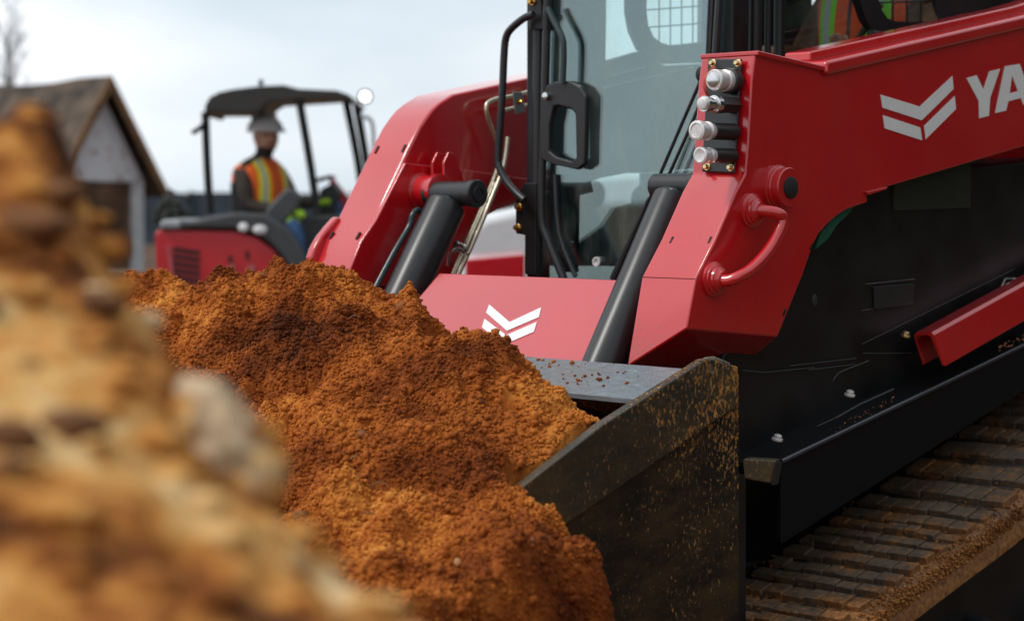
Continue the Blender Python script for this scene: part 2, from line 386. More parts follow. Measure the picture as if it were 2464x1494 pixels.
# ---- near arm
outer = [(1818, 129), (1810, 193), (1801, 348), (1795, 417), (1772, 460), (1722, 577), (1675, 671), (1652, 791), (1872, 810), (1932, 663), (1959, 586), (1972, 562), (1992, 540), (2014, 520), (2038, 505), (2089, 487), (2087, 466), (2131, 452), (2464, 353), (2720, 277), (2720, -12), (2464, 66), (1976, 180), (1976, 168)]
A = [onw(x, y, 0) for x, y in outer]; B = [Vector((p.x, .19, p.z)) for p in A]
B[7] = onw(1507, 884, .19); B[8] = onw(1775, 892, .19)
arm = MB().loft(A, B).build('loader_arm', REDD, TL, bev=.011, seg=3)
def seg_bar(mb, pts, w0, w1, th):
    """rail of height th following pts (local r,z)"""
    for (a, b) in zip(pts[:-1], pts[1:]):
        mb.loft([(a.x, w0, a.z), (b.x, w0, b.z), (b.x, w0, b.z + th), (a.x, w0, a.z + th)], [(a.x, w1, a.z), (b.x, w1, b.z), (b.x, w1, b.z + th), (a.x, w1, a.z + th)])
    return mb
rl = [onw(1978, 183, 0), onw(2300, 107, 0), onw(2464, 68, 0), onw(2720, -10, 0)]
seg_bar(MB(), rl, -.018, .16, .042).build('top_rail', RED, arm, bev=.013, seg=3)
rl2 = [Vector((p.x + .02, 0, p.z + .043)) for p in rl]
seg_bar(MB(), rl2, .055, .15, .03).build('upper_rail', RED, arm, bev=.008)
cp = [onw(1816, 131, 0), onw(1976, 168, 0)]
seg_bar(MB(), [Vector((p.x, 0, p.z - .004)) for p in cp], -.012, .192, .014).build('box_cap', RED, arm, bev=.004)
xwall([(2086, 462), (2136, 450), (2136, 455), (2090, 470)], -.012, .02).build('stop_tab', RED, arm, bev=.002)
# side boss with black centre
bc = onw(1868, 452, 0)
MB().lathe(bc, (0, -1, 0), [(-.005, .063), (.010, .063), (.012, .058), (.020, .058), (.022, .0555), (.045, .0555), (.048, .053)]).build('pivot_boss', RED, arm, ang=30)
MB().lathe(bc, (0, -1, 0), [(.040, .030), (.052, .030), (.054, .027)]).build('pin_end', RUBBER, arm)
# bent tube handle with ringed flanges
fu, fl = onw(1806, 507, 0), onw(1716, 672, 0)
for c in (fu, fl):
    MB().lathe(c, (0, -1, 0), [(-.004, .047), (.008, .047), (.011, .041), (.016, .041), (.019, .034), (.025, .033), (.028, .026), (.036, .021)]).build('flange', RED, arm, ang=40)
hp = [fu + Vector((0, .005, 0)), fu + Vector((.0, -.04, 0)), onw(1872, 514, -.072), onw(1884, 530, -.076), onw(1873, 562, -.076), onw(1848, 605, -.076), onw(1810, 646, -.076), onw(1778, 666, -.070), onw(1750, 676, -.045), fl + Vector((0, -.02, 0)), fl + Vector((0, .005, 0))]
MB().tube(hp, .0165, 18, sub=6).build('grab_tube', RED, arm, ang=60)
# emblem and lettering on the arm
def s5(c): return [(1578.5 + x * .3866, y * .3866) for x, y in c]
EMB = [[(1395, 590), (1640, 665), (1843, 475), (1850, 555), (1652, 750), (1408, 672)], [(1410, 718), (1643, 795), (1655, 875), (1422, 800)], [(1668, 785), (1857, 600), (1865, 680), (1677, 868)]]
LET = [[(1930, 488), (1994, 470), (2035, 560), (2075, 445), (2140, 430), (2078, 610), (2070, 722), (2010, 738), (2008, 632)]]
LETA = [[(2110, 705), (2170, 415), (2215, 407), (2213, 470), (2199, 582), (2252, 569), (2268, 612), (2190, 632), (2177, 690)], [(2215, 407), (2262, 400), (2345, 640), (2285, 655), (2252, 569), (2213, 470)]]
LETN = [[(2365, 636), (2380, 378), (2430, 366), (2418, 622)], [(2380, 378), (2430, 366), (2500, 520), (2492, 606), (2470, 610)], [(2492, 606), (2510, 348), (2560, 336), (2545, 592)]]
def decal(polys, mapf, name, par, th=.0018):
    mb = MB()
    for pl in polys:
        a = [mapf(x, y) for x, y in pl]; mb.loft([p[0] for p in a], [p[1] for p in a])
    return mb.build(name, WHITE, par, ang=20)
mapw = lambda x, y: (onw(x, y, -.0005), onw(x, y, -.0005) + Vector((0, -.0015, 0)))
decal([s5(c) for c in EMB], mapw, 'emblem', arm)
decal([s5(c) for c in LET], mapw, 'letter', arm); decal([s5(c) for c in LETA], mapw, 'letter', arm); decal([s5(c) for c in LETN], mapw, 'letter', arm)

# slots in the front face and side
def slotbar(mb, p, d, h, wd, nrm):
    d = Vector(d).normalized(); n = Vector(nrm).normalized(); s = d.cross(n).normalized()
    A_ = [p + d * h * a + s * wd * b - n * .004 for a, b in ((-1, -1), (1, -1), (1, 1), (-1, 1))]; mb.loft(A_, [q + n * .0052 for q in A_])
fe = (A[5], A[4]); fd = (fe[1] - fe[0]).normalized(); fn = Vector((-fd.z, 0, fd.x)); fn = fn if fn.x < 0 else -fn
mb = MB()
for x, y in ((1616, 578), (1708, 578)): mb = MB(); slotbar(mb, onpl(x, y, A[5], fn), fd, .011, .0035, fn); mb.build('slot', BOLT_DK, arm)
for x, y in ((1952, 594), (1887, 752)): mb = MB(); slotbar(mb, onw(x, y, 0), (A[9] - A[8]), .010, .0035, (0, -1, 0)); mb.build('slot', BOLT_DK, arm)

MB().tube([A[6] + Vector((-.0005, .004, 0)), A[6] + Vector((-.0005, .186, 0))], .0012, 6).build('weld_seam', plain('dark_red_seam', (.22, .004, .008), .5), arm)
# coupler plate on the upper front face
u_d = (A[1] - A[3]).normalized(); u_n = Vector((-u_d.z, 0, u_d.x)); u_n = u_n if u_n.x < 0 else -u_n
pp = lambda x, y, off=0: onpl(x, y, A[3] + u_n * off, u_n)
q = [pp(1707, 143, .004), pp(1788, 143, .004), pp(1771, 418, .004), pp(1692, 414, .004)]
plate = MB().loft(q, [v + u_n * .008 for v in q]).build('coupler_plate', SATIN, arm, bev=.006, seg=3)
def bolt(p, n, r, par, mat=ZINC, name='bolt'):
    b = MB(); b.lathe(p, n, [(-.004, r * 1.45), (.002, r * 1.45), (.003, r * 1.25)], 20); b.lathe(p, n, [(.002, r), (.011 * r / .008, r), (.014 * r / .008, r * .8)], 6); return b.build(name, mat, par, ang=25)
for x, y in ((1716, 153), (1776, 153), (1702, 402), (1759, 404)): bolt(pp(x, y, .012), u_n, .0075, arm)
FW = Vector((-1, 0, 0))
def coupler(px, py, base_l, segs):
    """segs: (material, name, profile)"""
    p = pp(px, py, .010)
    for mat, nm, prof, sg in segs: MB().lathe(p, FW, prof, sg).build(nm, mat, arm, ang=30)
coupler(1765, 196, 0, [(PLASTIC, 'coupler', [(0, .036), (.025, .036), (.028, .03)], 28), (CAPW, 'coupler', [(.026, .030), (.042, .030), (.044, .026), (.060, .026), (.062, .029), (.082, .029), (.085, .026)], 28), (CHROME, 'coupler_cap', [(.084, .020), (.089, .020), (.0905, .016)], 28)])
coupler(1768, 254, 0, [(PLASTIC, 'coupler', [(0, .024), (.055, .024), (.058, .027), (.075, .027)], 6), (CHROME, 'coupler', [(.073, .024), (.090, .024), (.092, .018), (.118, .018), (.120, .021), (.132, .021)], 28), (CAPW, 'coupler_cap', [(.131, .017), (.140, .017), (.142, .013)], 28)])
coupler(1766, 318, 0, [(PLASTIC, 'coupler', [(0, .023), (.095, .023), (.097, .019)], 28), (CAPW, 'coupler', [(.096, .021), (.115, .026), (.120, .021), (.130, .024), (.145, .024)], 28), (CAPW, 'coupler_cap', [(.144, .027), (.158, .027), (.160, .022), (.1605, .020), (.158, .018)], 28)])
coupler(1762, 376, 0, [(PLASTIC, 'coupler', [(0, .021), (.085, .021), (.087, .017)], 28), (CAPW, 'coupler', [(.086, .020), (.100, .022), (.105, .018), (.112, .021), (.124, .021)], 28), (CAPW, 'coupler_cap', [(.123, .023), (.136, .023), (.138, .018), (.137, .016)], 28)])
# wires hanging by the couplers
mb = MB()
for k in range(3):
    mb.tube([pp(1722 - k * 3, 160, .02), pp(1706 - k * 4, 185, .06), pp(1700 - k * 3, 215, .05), pp(1712 - k * 2, 240, .02)], .0013, 6, sub=5)
mb.build('wire', plain('orange_wire', (.6, .12, .03), .5), arm)

# ---- far arm
fo = [(800, 820), (818, 705), (836, 656), (867, 579), (902, 529), (979, 390), (973, 380), (983, 359), (1010, 305), (1029, 278), (1042, 262), (1060, 247), (1091, 227), (1284, 185), (1500, 140), (1500, 405), (1284, 470), (1234, 494), (1200, 506), (1172, 521), (1150, 560), (1120, 640), (1060, 820)]
fo = fo[:5] + [(971, 385)] + fo[6:]
arm2 = xwall(fo, 1.47, 1.66).build('loader_arm', RED, TL, bev=.012, seg=3)
pl = xwall([(830, 690), (838, 658), (869, 581), (904, 531), (976, 392), (1021, 397), (1091, 404), (1284, 432), (1284, 466), (1234, 490), (1172, 517), (1148, 560), (1118, 640), (1080, 690)], 1.455, 1.474)
pl.build('reinforcing_plate', RED, arm2, bev=.005)
xwall([(815, 520), (795, 542), (774, 568), (757, 598), (749, 622), (757, 642), (800, 650), (860, 560)], 1.64, 1.675).build('edge_flange', RED, arm2, bev=.01, seg=3)
mb = MB(); fd2 = (onw(902, 529, 1.47) - onw(836, 656, 1.47)).normalized(); fn2 = Vector((-abs(fd2.z), 0, fd2.x * (1 if fd2.z > 0 else -1)))
P2 = onw(867, 579, 1.47); fd3 = (onw(983, 359, 1.47) - onw(971, 385, 1.47)).normalized()
for x, y in ((798, 567), (862, 568)): mb = MB(); slotbar(mb, onpl(x, y, P2, fn2) + fn2 * .002, fd2, .014, .004, fn2); mb.build('slot', BOLT_DK, arm2)
P3 = onw(983, 359, 1.47)
for x, y in ((907, 361), (972, 358)):
    n3 = Vector((-abs(fd3.z), 0, fd3.x)); mb = MB(); slotbar(mb, onpl(x, y, onw(975, 376, 1.47), n3) + n3 * .002, fd3, .014, .004, n3); mb.build('slot', BOLT_DK, arm2)
b2 = onw(1012, 460, 1.455)
MB().lathe(b2, (0, -1, 0), [(-.01, .060), (.008, .060), (.012, .052), (.075, .052), (.078, .056), (.095, .056), (.098, .05)]).build('pivot_boss', RED, arm2)
mb = MB()
for w_ in (1.44, 1.385): mb.loft([Vector((p.x, w_, p.z)) for p in [onw(x, y, 1.45) for x, y in ((1030, 392), (1042, 366), (1056, 372), (1078, 430), (1076, 455), (1030, 446))]], [Vector((p.x, w_ - .012, p.z)) for p in [onw(x, y, 1.45) for x, y in ((1030, 392), (1042, 366), (1056, 372), (1078, 430), (1076, 455), (1030, 446))]])
mb.build('gusset', RED, arm2, bev=.003)

# ---- lift cylinders (> pin head, hose)
def cylinder(top_px, bot_px, w, rad, head_w, cap_w, capr):
    t_, b_ = onw(*top_px, w), onw(*bot_px, w); ax = b_ - t_
    cyl = MB().lathe(t_, ax, [(0, rad * .80), (.010, rad * .97), (.018, rad), (ax.length, rad), (ax.length + .002, rad * .9)], 40).build('lift_cylinder', SATIN, TL, ang=30)
    hc = t_ - ax.normalized() * capr * .85
    MB().lathe(Vector((hc.x, head_w, hc.z)), (0, -1, 0), [(0, capr * .92), (.004, capr), (head_w - cap_w - .03, capr), (head_w - cap_w - .026, capr * 1.12), (head_w - cap_w - .004, capr * 1.12), (head_w - cap_w, capr * 1.05), (head_w - cap_w + .001, capr * .62), (head_w - cap_w + .007, capr * .60), (head_w - cap_w + .007, capr * .42), (head_w - cap_w + .002, capr * .4), (head_w - cap_w + .002, 0)], 36).build('pin_head', SATIN, cyl, ang=30)
    MB().loft([hc + Vector((capr * .9, .03, 0)), hc + Vector((-capr * .9, .03, 0)), t_ + Vector((-rad * .8, .03, -.01)), t_ + Vector((rad * .8, .03, -.01))], [hc + Vector((capr * .9, -.03, 0)), hc + Vector((-capr * .9, -.03, 0)), t_ + Vector((-rad * .8, -.03, -.01)), t_ + Vector((rad * .8, -.03, -.01))]).build('clevis', SATIN, cyl, bev=.01)
    return cyl
cy1 = cylinder((1078, 488), (950, 760), 1.29, .064, 1.40, 1.17, .040)
MB().tube([onw(x, y, 1.36) for x, y in ((1018, 512), (1003, 506), (992, 520), (985, 545), (950, 605), (905, 690), (860, 780))], .010, 12, sub=5).build('hose', plain('teal_black_hose', (.02, .035, .04), .25), cy1)
cy2 = cylinder((1622, 470), (1438, 905), .285, .056, .37, .20, .036)
# springs / fitting between near cylinder and arm
mb = MB(); mb.box(onw(1492, 860, .25) + Vector((-.015, -.01, 0)), onw(1492, 860, .25) + Vector((.03, .03, .05))); mb.build('mount_block', plain('grey_steel', (.12, .13, .14), .35), cy2, bev=.004)

# ---- steel pipes beside the far arm
mb = MB()
mb.tube([onw(x, y, 1.42) for x, y in ((1300, 215), (1235, 232), (1200, 238), (1178, 246), (1170, 258), (1174, 285), (1196, 345), (1200, 380))], .0085, 12, sub=5)
mb.tube([onw(x, y, 1.40) for x, y in ((1300, 248), (1232, 262), (1208, 268))], .0085, 12, sub=3)
mb.tube([onw(x, y, 1.40) for x, y in ((1201, 272), (1199, 340), (1198, 400), (1168, 480), (1122, 585), (1088, 665), (1060, 740))], .0085, 12, sub=5)
mb.tube([onw(x, y, 1.37) for x, y in ((1222, 330), (1212, 400), (1182, 480), (1135, 590), (1100, 668), (1075, 740))], .0085, 12, sub=5)
mb.tube([onw(x, y, 1.39) for x, y in ((1190, 440), (1150, 532), (1113, 612), (1090, 668))], .006, 12, sub=5)
mb.build('steel_pipe', PIPE, TL)
mb = MB(); a_ = [onw(x, y, 1.39) for x, y in ((1232, 222), (1254, 222), (1262, 270), (1238, 276))]; mb.loft(a_, [p + Vector((0, -.006, 0)) for p in a_])
pb = mb.build('pipe_bracket', plain('galvanised_bracket', (.30, .34, .35), .3, .7), TL, bev=.002)
bolt(onw(1250, 246, 1.383), (0, -1, 0), .007, pb, GOLD)
mb = MB()
for k in range(5): mb.tube([onw(1088 + k * 5, 600 - k * 3, 1.3), onw(1098 + k * 5, 582 + k * 2, 1.28), onw(1112 + k * 2, 592 + k * 3, 1.27), onw(1122, 606 + k * 2, 1.3)], .0035, 8, sub=4)
mb.tube([onw(x, y, 1.3) for x, y in ((1078, 640), (1084, 608), (1104, 600), (1124, 612))], .006, 10, sub=5)
mb.build('hose_clip', CHROME, TL)

# ---- front crossing panel between the arms
pt, pbm = onr(1060, 656, .10), onr(1230, 852, -.15)
zt, zb = pt.z, pbm.z
w_far, w_near = onr(1057, 656, .10).y, .30
slope_n = Vector((-(zt - zb), 0, .25)).normalized()
q = [(.10, w_near, zt), (.10, w_far, zt), (-.16, w_far, zb - .012), (-.16, w_near, zb - .012)]
panel = MB().loft(q, [Vector(v) + Vector((.09, 0, -.09)) for v in q]).build('front_panel', RED, TL, bev=.006, seg=3)
def s7(c): return [(866.3 + x * .3906, 616 + y * .3906) for x, y in c]
FEM = [[(797, 300), (922, 408), (1117, 318), (1103, 378), (906, 462), (778, 350)], [(768, 388), (893, 482), (880, 548), (752, 440)], [(907, 487), (1090, 407), (1072, 468), (893, 545)]]
pn = (Vector(q[1]) - Vector(q[0])).cross(Vector(q[3]) - Vector(q[0])).normalized(); pn = pn if pn.x < 0 else -pn
def mapp(x, y): p = onpl(x, y, Vector(q[0]) + pn * .0005, pn); return (p, p + pn * .0015)
decal([s7(c) for c in FEM], mapp, 'emblem', panel)
MB().box((-.02, .2, zb - .25), (.2, 1.45, zt - .12)).build('cross_tube', BLACK, TL, bev=.02)

# ---- bucket
bt0 = (-.222, .972); bt1 = (-.397, .906); BW0, BW1 = -.12, 1.80
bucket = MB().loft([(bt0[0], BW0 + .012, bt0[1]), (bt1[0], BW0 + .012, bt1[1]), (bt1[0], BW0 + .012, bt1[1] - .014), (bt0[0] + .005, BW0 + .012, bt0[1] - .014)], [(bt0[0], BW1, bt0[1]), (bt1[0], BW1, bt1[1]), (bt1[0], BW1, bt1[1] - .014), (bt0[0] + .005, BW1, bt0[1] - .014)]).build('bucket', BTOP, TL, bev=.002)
prof = [(bt1[0] + .004, bt1[1] - .016), (-.20, .80), (-.10, .66), (-.08, .50), (-.14, .36), (-.30, .28), (-.9, .22), (-1.0, .22), (-1.0, .205), (-.28, .262), (-.12, .345), (-.055, .50), (-.075, .665), (-.17, .81), (bt0[0] + .004, bt0[1] - .018)]
MB().loft([(r_, BW0 + .013, z_) for r_, z_ in prof], [(r_, BW1, z_) for r_, z_ in prof]).build('bucket_shell', BINNER, bucket)
sp = [(1778, 880), (1752, 877), (1716, 863), (1698, 865), (1450, 1022), (1250, 1177), (1000, 1400), (1000, 1620), (1778, 1620)]
def plate_at(w0, w1, pts, name, mat, bev):
    mb = xwall(pts, w0, w1); return mb.build(name, mat, bucket, bev=bev)
plate_at(BW0, BW0 + .012, [(1778, 900), (1690, 880), (1450, 1034), (1250, 1190), (1050, 1370), (1050, 1640), (1778, 1640)], 'side_plate', dirty_steel('bucket_lower_side_shade_steel', (.007, .0065, .005), .01, .36), .002)  # darker steel below the cutter paints in the shade under its edge
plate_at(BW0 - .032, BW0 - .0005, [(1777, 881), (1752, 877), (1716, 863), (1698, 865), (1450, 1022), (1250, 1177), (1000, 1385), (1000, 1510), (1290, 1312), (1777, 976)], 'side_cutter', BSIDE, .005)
MB().lathe(onw(1714, 893, BW0 - .032), (0, -1, 0), [(-.001, .009), (.0015, .009), (.002, .0075)]).build('bolt', CHROME, bucket)
xwallB = MB().loft([(bt0[0], BW1, bt0[1] + .02), (bt1[0] - .3, BW1, .80), (-1.0, BW1, .2), (-.05, BW1, .2), (-.05, BW1, .9)], [(bt0[0], BW1 + .02, bt0[1] + .02), (bt1[0] - .3, BW1 + .02, .80), (-1.0, BW1 + .02, .2), (-.05, BW1 + .02, .2), (-.05, BW1 + .02, .9)])
xwallB.build('side_plate', BSIDE, bucket)
MB().tube([onw(x, y, BW0 - .016) for x, y in ((1752, 877), (1716, 863), (1698, 865), (1450, 1022), (1250, 1177), (1100, 1298))], .0065, 8).build('worn_lip', plain('worn_steel_lip', (.30, .26, .20), .35, .6, .6, 14, .2, 80), bucket)
# clods lying on the top plate
mb_v = []; nn = 46; Pc = []; Sc = []
tn = Vector((bt1[1] - bt0[1], 0, -(bt1[0] - bt0[0]))).normalized()
for _ in range(nn):
    k = random.random(); px = random.choice([1385, 1420, 1400, 1340, 1300, 1450, 1500]) + random.gauss(0, 22); t_ = random.random() if px > 1350 else random.random() * .35
    py = 866 + t_ * 62 + (px - 1350) * .04
    p = onpl(px, py, (bt0[0], 0, bt0[1]), tn) + tn * .001; Pc.append(p[:]); Sc.append(random.choice([.002, .003, .004, .006]))
V_, F_ = scatter(np.array(Pc), np.array(Sc)); V_[:, 2] -= 0.0; np_mesh('clay_crumbs', V_, F_, SOIL, bucket, sm=False)['kind'] = 'stuff'

# ---- cab
RC, WN, WF = .55, .42, 1.19
cab = MB()
def post(mb, r, w, z0, z1, s=.05, s2=None): mb.box((r - s / 2, w - (s2 or s) / 2, z0), (r + s / 2, w + (s2 or s) / 2, z1))
ZT = 2.68
for (r_, w_) in ((RC + .01, WF), (RC + .05, WN), (2.2, WF), (2.2, WN)): post(cab, r_, w_, .75, ZT, .06)
cab.box((RC - .03, WN - .05, ZT), (2.25, WF + .05, ZT + .07)); cab.box((RC + .02, WN - .02, .55), (2.22, WF + .02, .92))
cab = cab.build('cab_frame', BLACK, TL, bev=.012, seg=3)
# far side wall of the cab with window cut-outs, built as strips round the openings
fw = lambda pts: [onw(x, y, WF - .03) for x, y in pts]
def panelw(mb, pts, w, th=.02): a = [onw(x, y, w) for x, y in pts]; mb.loft(a, [p + Vector((0, th, 0)) for p in a])
wl = MB(); WI = WF - .035
panelw(wl, [(1330, -260), (1462, -260), (1457, 148), (1440, 430), (1385, 452), (1382, 640), (1330, 640)], WI)
panelw(wl, [(1462, -260), (1512, -260), (1512, -180), (1461, -180)], WI)
panelw(wl, [(1457, 148), (1535, 125), (1560, 145), (1600, 158), (1760, 150), (1760, 400), (1548, 417), (1507, 417), (1433, 431)], WI)
panelw(wl, [(1382, 594), (1452, 543), (1480, 501), (1549, 482), (1549, 418), (1800, 400), (1800, 640), (1382, 640)], WI)
# rounded ring of the meshed window
ro = [(1512, -260), (1512, 30), (1520, 75), (1540, 120), (1570, 145), (1605, 155), (1740, 150), (1740, -260)]
ri = [(1556, -260), (1556, 30), (1560, 62), (1573, 90), (1590, 103), (1612, 110), (1688, 102), (1690, -260)]
for i in range(7): panelw(wl, [ro[i], ro[i + 1], ri[i + 1], ri[i]], WI)
wl.build('far_side_wall', GREYI, cab)
mb = MB()
for x in (1586, 1613, 1640, 1667): mb.tube([onw(x, -250, WI), onw(x, 110, WI)], .0028, 6)
for y in (-180, -140, -100, -60, -20, 20, 62): mb.tube([onw(1556, y + 5, WI), onw(1690, y - 5, WI)], .0028, 6)
mb.build('window_guard', GREYI, cab)
mb = MB(); mb.tube([onw(1470, 183, WI - .01), onw(1552, 162, WI - .01)], .0022, 6); mb.tube([onw(1452, 212, WI - .01), onw(1668, 163, WI - .01)], .0022, 6); mb.build('trim_line', WHITE, cab)
# rear wall, dash, floor console
mb = MB(); mb.box((2.15, WN, .9), (2.19, WF, 1.95)); mb.build('rear_wall', DARKI, cab)
mb = MB(); mb.box((1.42, .55, .92), (1.95, 1.02, 1.55)); mb.box((1.95, .55, 1.4), (2.12, 1.02, 2.4)); mb.build('seat', DARKI, cab, bev=.05, seg=4)
mb = MB(); mb.box((RC + .06, WN + .03, .92), (.82, WF - .04, 1.13)); mb.tube([(.8, 1.08, 1.1), (.95, 1.08, 1.38)], .02); mb.ell((.95, 1.08, 1.40), (.04, .04, .05)); mb.build('console', DARKI, cab, bev=.015)
mb = MB()
for i in range(14):
    x = 1470 + i * 10; mb.tube([onr(x, 640, .62), onr(x + 4, 560 - 30 * math.sin(i * .24), .66)], .004, 6)
mb.build('vent_hose', RUBBER, cab)
ring = MB(); cc = onr(1437, 630, RC - .01); ring.lathe(cc, (-1, 0, 0), [(0, .016), (.006, .016), (.006, .010), (.001, .009)]); ring.build('lock_ring', CAPW, cab)
# windshield in its frame
g1 = MB(); q4 = [(RC - .008, WN + .01, .90), (RC - .008, WF + .01, .90), (RC - .008, WF + .01, ZT - .01), (RC - .008, WN + .01, ZT - .01)]
g1.loft(q4, [(a + .006, b, c) for a, b, c in q4]); g1.build('windshield', GLASS, cab)
# door frame at the far front edge: several tubes
mb = MB()
mb.tube([onr(1322, -200, RC - .03), onr(1312, 200, RC - .03), onr(1303, 500, RC - .03), onr(1318, 575, RC - .03), onr(1352, 660, RC - .03), onr(1370, 720, RC - .03)], .014, 12, sub=4)
mb.tube([onr(1300, -200, RC - .01), onr(1292, 660, RC - .01)], .020, 10)
mb.tube([onr(1336, 420, RC - .015), onr(1345, 560, RC - .02), onr(1385, 665, RC - .02)], .008, 8, sub=3)
mb.build('door_frame', SATIN, cab, ang=60)
mb = MB(); a_ = [onr(x, y, RC - .03) for x, y in ((1252, 455), (1262, 440), (1290, 440), (1290, 660), (1262, 660), (1262, 566), (1240, 562), (1240, 470))]
mb.loft(a_, [p + Vector((.03, 0, 0)) for p in a_]); hb = mb.build('hinge_bracket', BLACK, cab, bev=.004)
for x, y in ((1249, 499), (1246, 548)): bolt(onr(x, y, RC - .032), (-1, 0, 0), .009, hb, GOLD)
mb = MB(); a_ = [onr(x, y, RC - .04) for x, y in ((1272, -20), (1300, -20), (1306, 72), (1275, 72))]; mb.loft(a_, [p + Vector((.04, 0, 0)) for p in a_]); hb = mb.build('hinge_bracket', BLACK, cab, bev=.004)
bolt(onr(1281, 5, RC - .042), (-1, 0, 0), .009, hb, GOLD)
# grab rails
mb = MB().tube([onr(x, y, RC - .07) for x, y in ((1284, 36), (1262, 44), (1232, 68), (1218, 90), (1213, 130), (1208, 240), (1199, 370), (1201, 400), (1216, 432), (1240, 462), (1262, 482))], .0125, 14, sub=5)
mb.build('grab_rail', SATIN, cab, ang=60)
MB().tube([onr(x, y, RC - .05) for x, y in ((1318, 20), (1332, 50), (1352, 90), (1356, 120), (1354, 200))], .0105, 14, sub=5).build('grab_rail', plain('teal_black_rail', (.03, .05, .05), .35), cab, ang=60)
# door handle: thick closed loop
def loopframe(mb, o_, i_, r0, r1):
    n = len(o_); a = [onr(x, y, r0) for x, y in o_]; b = [onr(x, y, r0) for x, y in i_]; d = Vector((r1 - r0, 0, 0))
    v = a + b + [p + d for p in a] + [p + d for p in b]; f = []
    for k in range(n):
        k2 = (k + 1) % n; f += [(k, k2, n + k2, n + k), (2 * n + k, 3 * n + k, 3 * n + k2, 2 * n + k2), (k, 2 * n + k, 2 * n + k2, k2), (n + k, n + k2, 3 * n + k2, 3 * n + k)]
    mb.addvf(v, f)
mb = MB()
loopframe(mb, [(1312, 206), (1336, 195), (1375, 196), (1396, 207), (1410, 230), (1406, 395), (1388, 409), (1330, 396), (1296, 382), (1296, 300)],
          [(1331, 258), (1344, 256), (1364, 262), (1374, 264), (1383, 276), (1385, 380), (1374, 389), (1338, 378), (1321, 364), (1322, 300)], RC - .045, RC - .022)
dh = mb.build('door_handle', PLASTIC, cab, bev=.008, seg=3)
MB().lathe(onr(1312, 232, RC - .056), (-1, 0, 0), [(-.01, .012), (.003, .012), (.004, .009)]).build('lock_button', CHROME, dh)
mb = MB(); a_ = [onr(x, y, RC + .02) for x, y in ((1345, 395), (1398, 405), (1410, 430), (1418, 462), (1385, 470), (1382, 655), (1345, 655))]; mb.loft(a_, [p + Vector((.02, 0, 0)) for p in a_]); mb.build('latch_panel', DARKI, cab)
# wiper and gas struts
mb = MB(); mb.tube([onr(1688, 190, RC - .04), onr(1640, 300, RC - .04), onr(1560, 486, RC - .045)], .0055, 8); mb.tube([onr(1700, 212, RC - .04), onr(1655, 320, RC - .04), onr(1574, 500, RC - .045)], .0055, 8)
mb.tube([onr(1562, 478, RC - .045), onr(1520, 575, RC - .05), onr(1478, 672, RC - .05)], .011, 10, rs=[.007, .011, .016]); mb.tube([onr(1556, 500, RC - .03), onr(1535, 560, RC - .03), onr(1496, 672, RC - .03)], .006, 8)
wp = mb.build('wiper', PLASTIC, cab)
mb = MB(); mb.ell(onr(1688, 180, RC - .04), (.018, .018, .024)); mb.ell(onr(1700, 196, RC - .04), (.014, .014, .03)); mb.build('wiper_pivot', RUBBER, wp)
mb = MB()
mb.tube([onr(1722, -120, RC - .02), onr(1706, 160, RC - .02), onr(1700, 420, RC - .02)], .008, 8); mb.tube([onr(1738, -120, RC - .03), onr(1720, 160, RC - .03), onr(1706, 430, RC - .02)], .012, 8)
mb.tube([onr(1712, -120, RC - .025), onr(1700, 150, RC - .025)], .004, 8)
mb.build('door_seal', SATIN, cab)
# near side of the cab: posts, window frame with rounded meshed opening, glass
sd_ = MB()
panelw(sd_, [(1778, -260), (1800, -260), (1800, 420), (1778, 420)], WN - .01, .03)
for x0, x1 in ((1806, 1836), (1843, 1858), (1866, 1890)): sd_.tube([onw((x0 + x1) / 2, -260, WN - .005), onw((x0 + x1) / 2 - 6, 420, WN - .005)], (x1 - x0) / 2 / 720, 14)
so = [(2066, -260), (2068, 0), (2085, 50), (2112, 88), (2140, 96), (2260, 92), (2480, 40), (2480, -260)]
si = [(2112, -260), (2114, 0), (2122, 25), (2136, 45), (2155, 52), (2200, 54), (2252, 52), (2254, -260)]
for i in range(7): panelw(sd_, [so[i], so[i + 1], si[i + 1], si[i]], WN - .02, .03)
sd_.tube([onw(x, y, WN - .03) for x, y in ((2095, 82), (2160, 92), (2240, 84), (2330, 60), (2400, 36), (2500, 18))], .014, 12, sub=4)
panelw(sd_, [(1870, 130), (2000, 130), (2460, 92), (2460, 700), (1870, 700)], WN - .005, .03)
sd_.build('near_side_frame', BLACK, cab, bev=.003)
mb = MB()
for x in (2148, 2182, 2216, 2248): mb.tube([onw(x, -250, WN), onw(x, 54, WN)], .004, 6)
for y in (-180, -135, -90, -45, 4): mb.tube([onw(2112, y + 3, WN), onw(2256, y - 2, WN)], .004, 6)
mb.build('window_guard', BLACK, cab)
mb = MB(); panelw(mb, [(1860, -260), (2256, -260), (2256, 100), (2110, 130), (1870, 150)], WN + .012, .004); mb.build('side_window', GLASS_S, cab)
mb = MB(); mb.box((1.38, WF - .035, .92), (2.0, WF - .01, 2.6)); mb.build('far_rear_panel', DARKI, cab)
MB().tube([onw(x, y, WN - .045) for x, y in ((2180, 84), (2215, 78), (2232, 86))], .009, 10).build('hose_clamp', CHROME, cab)

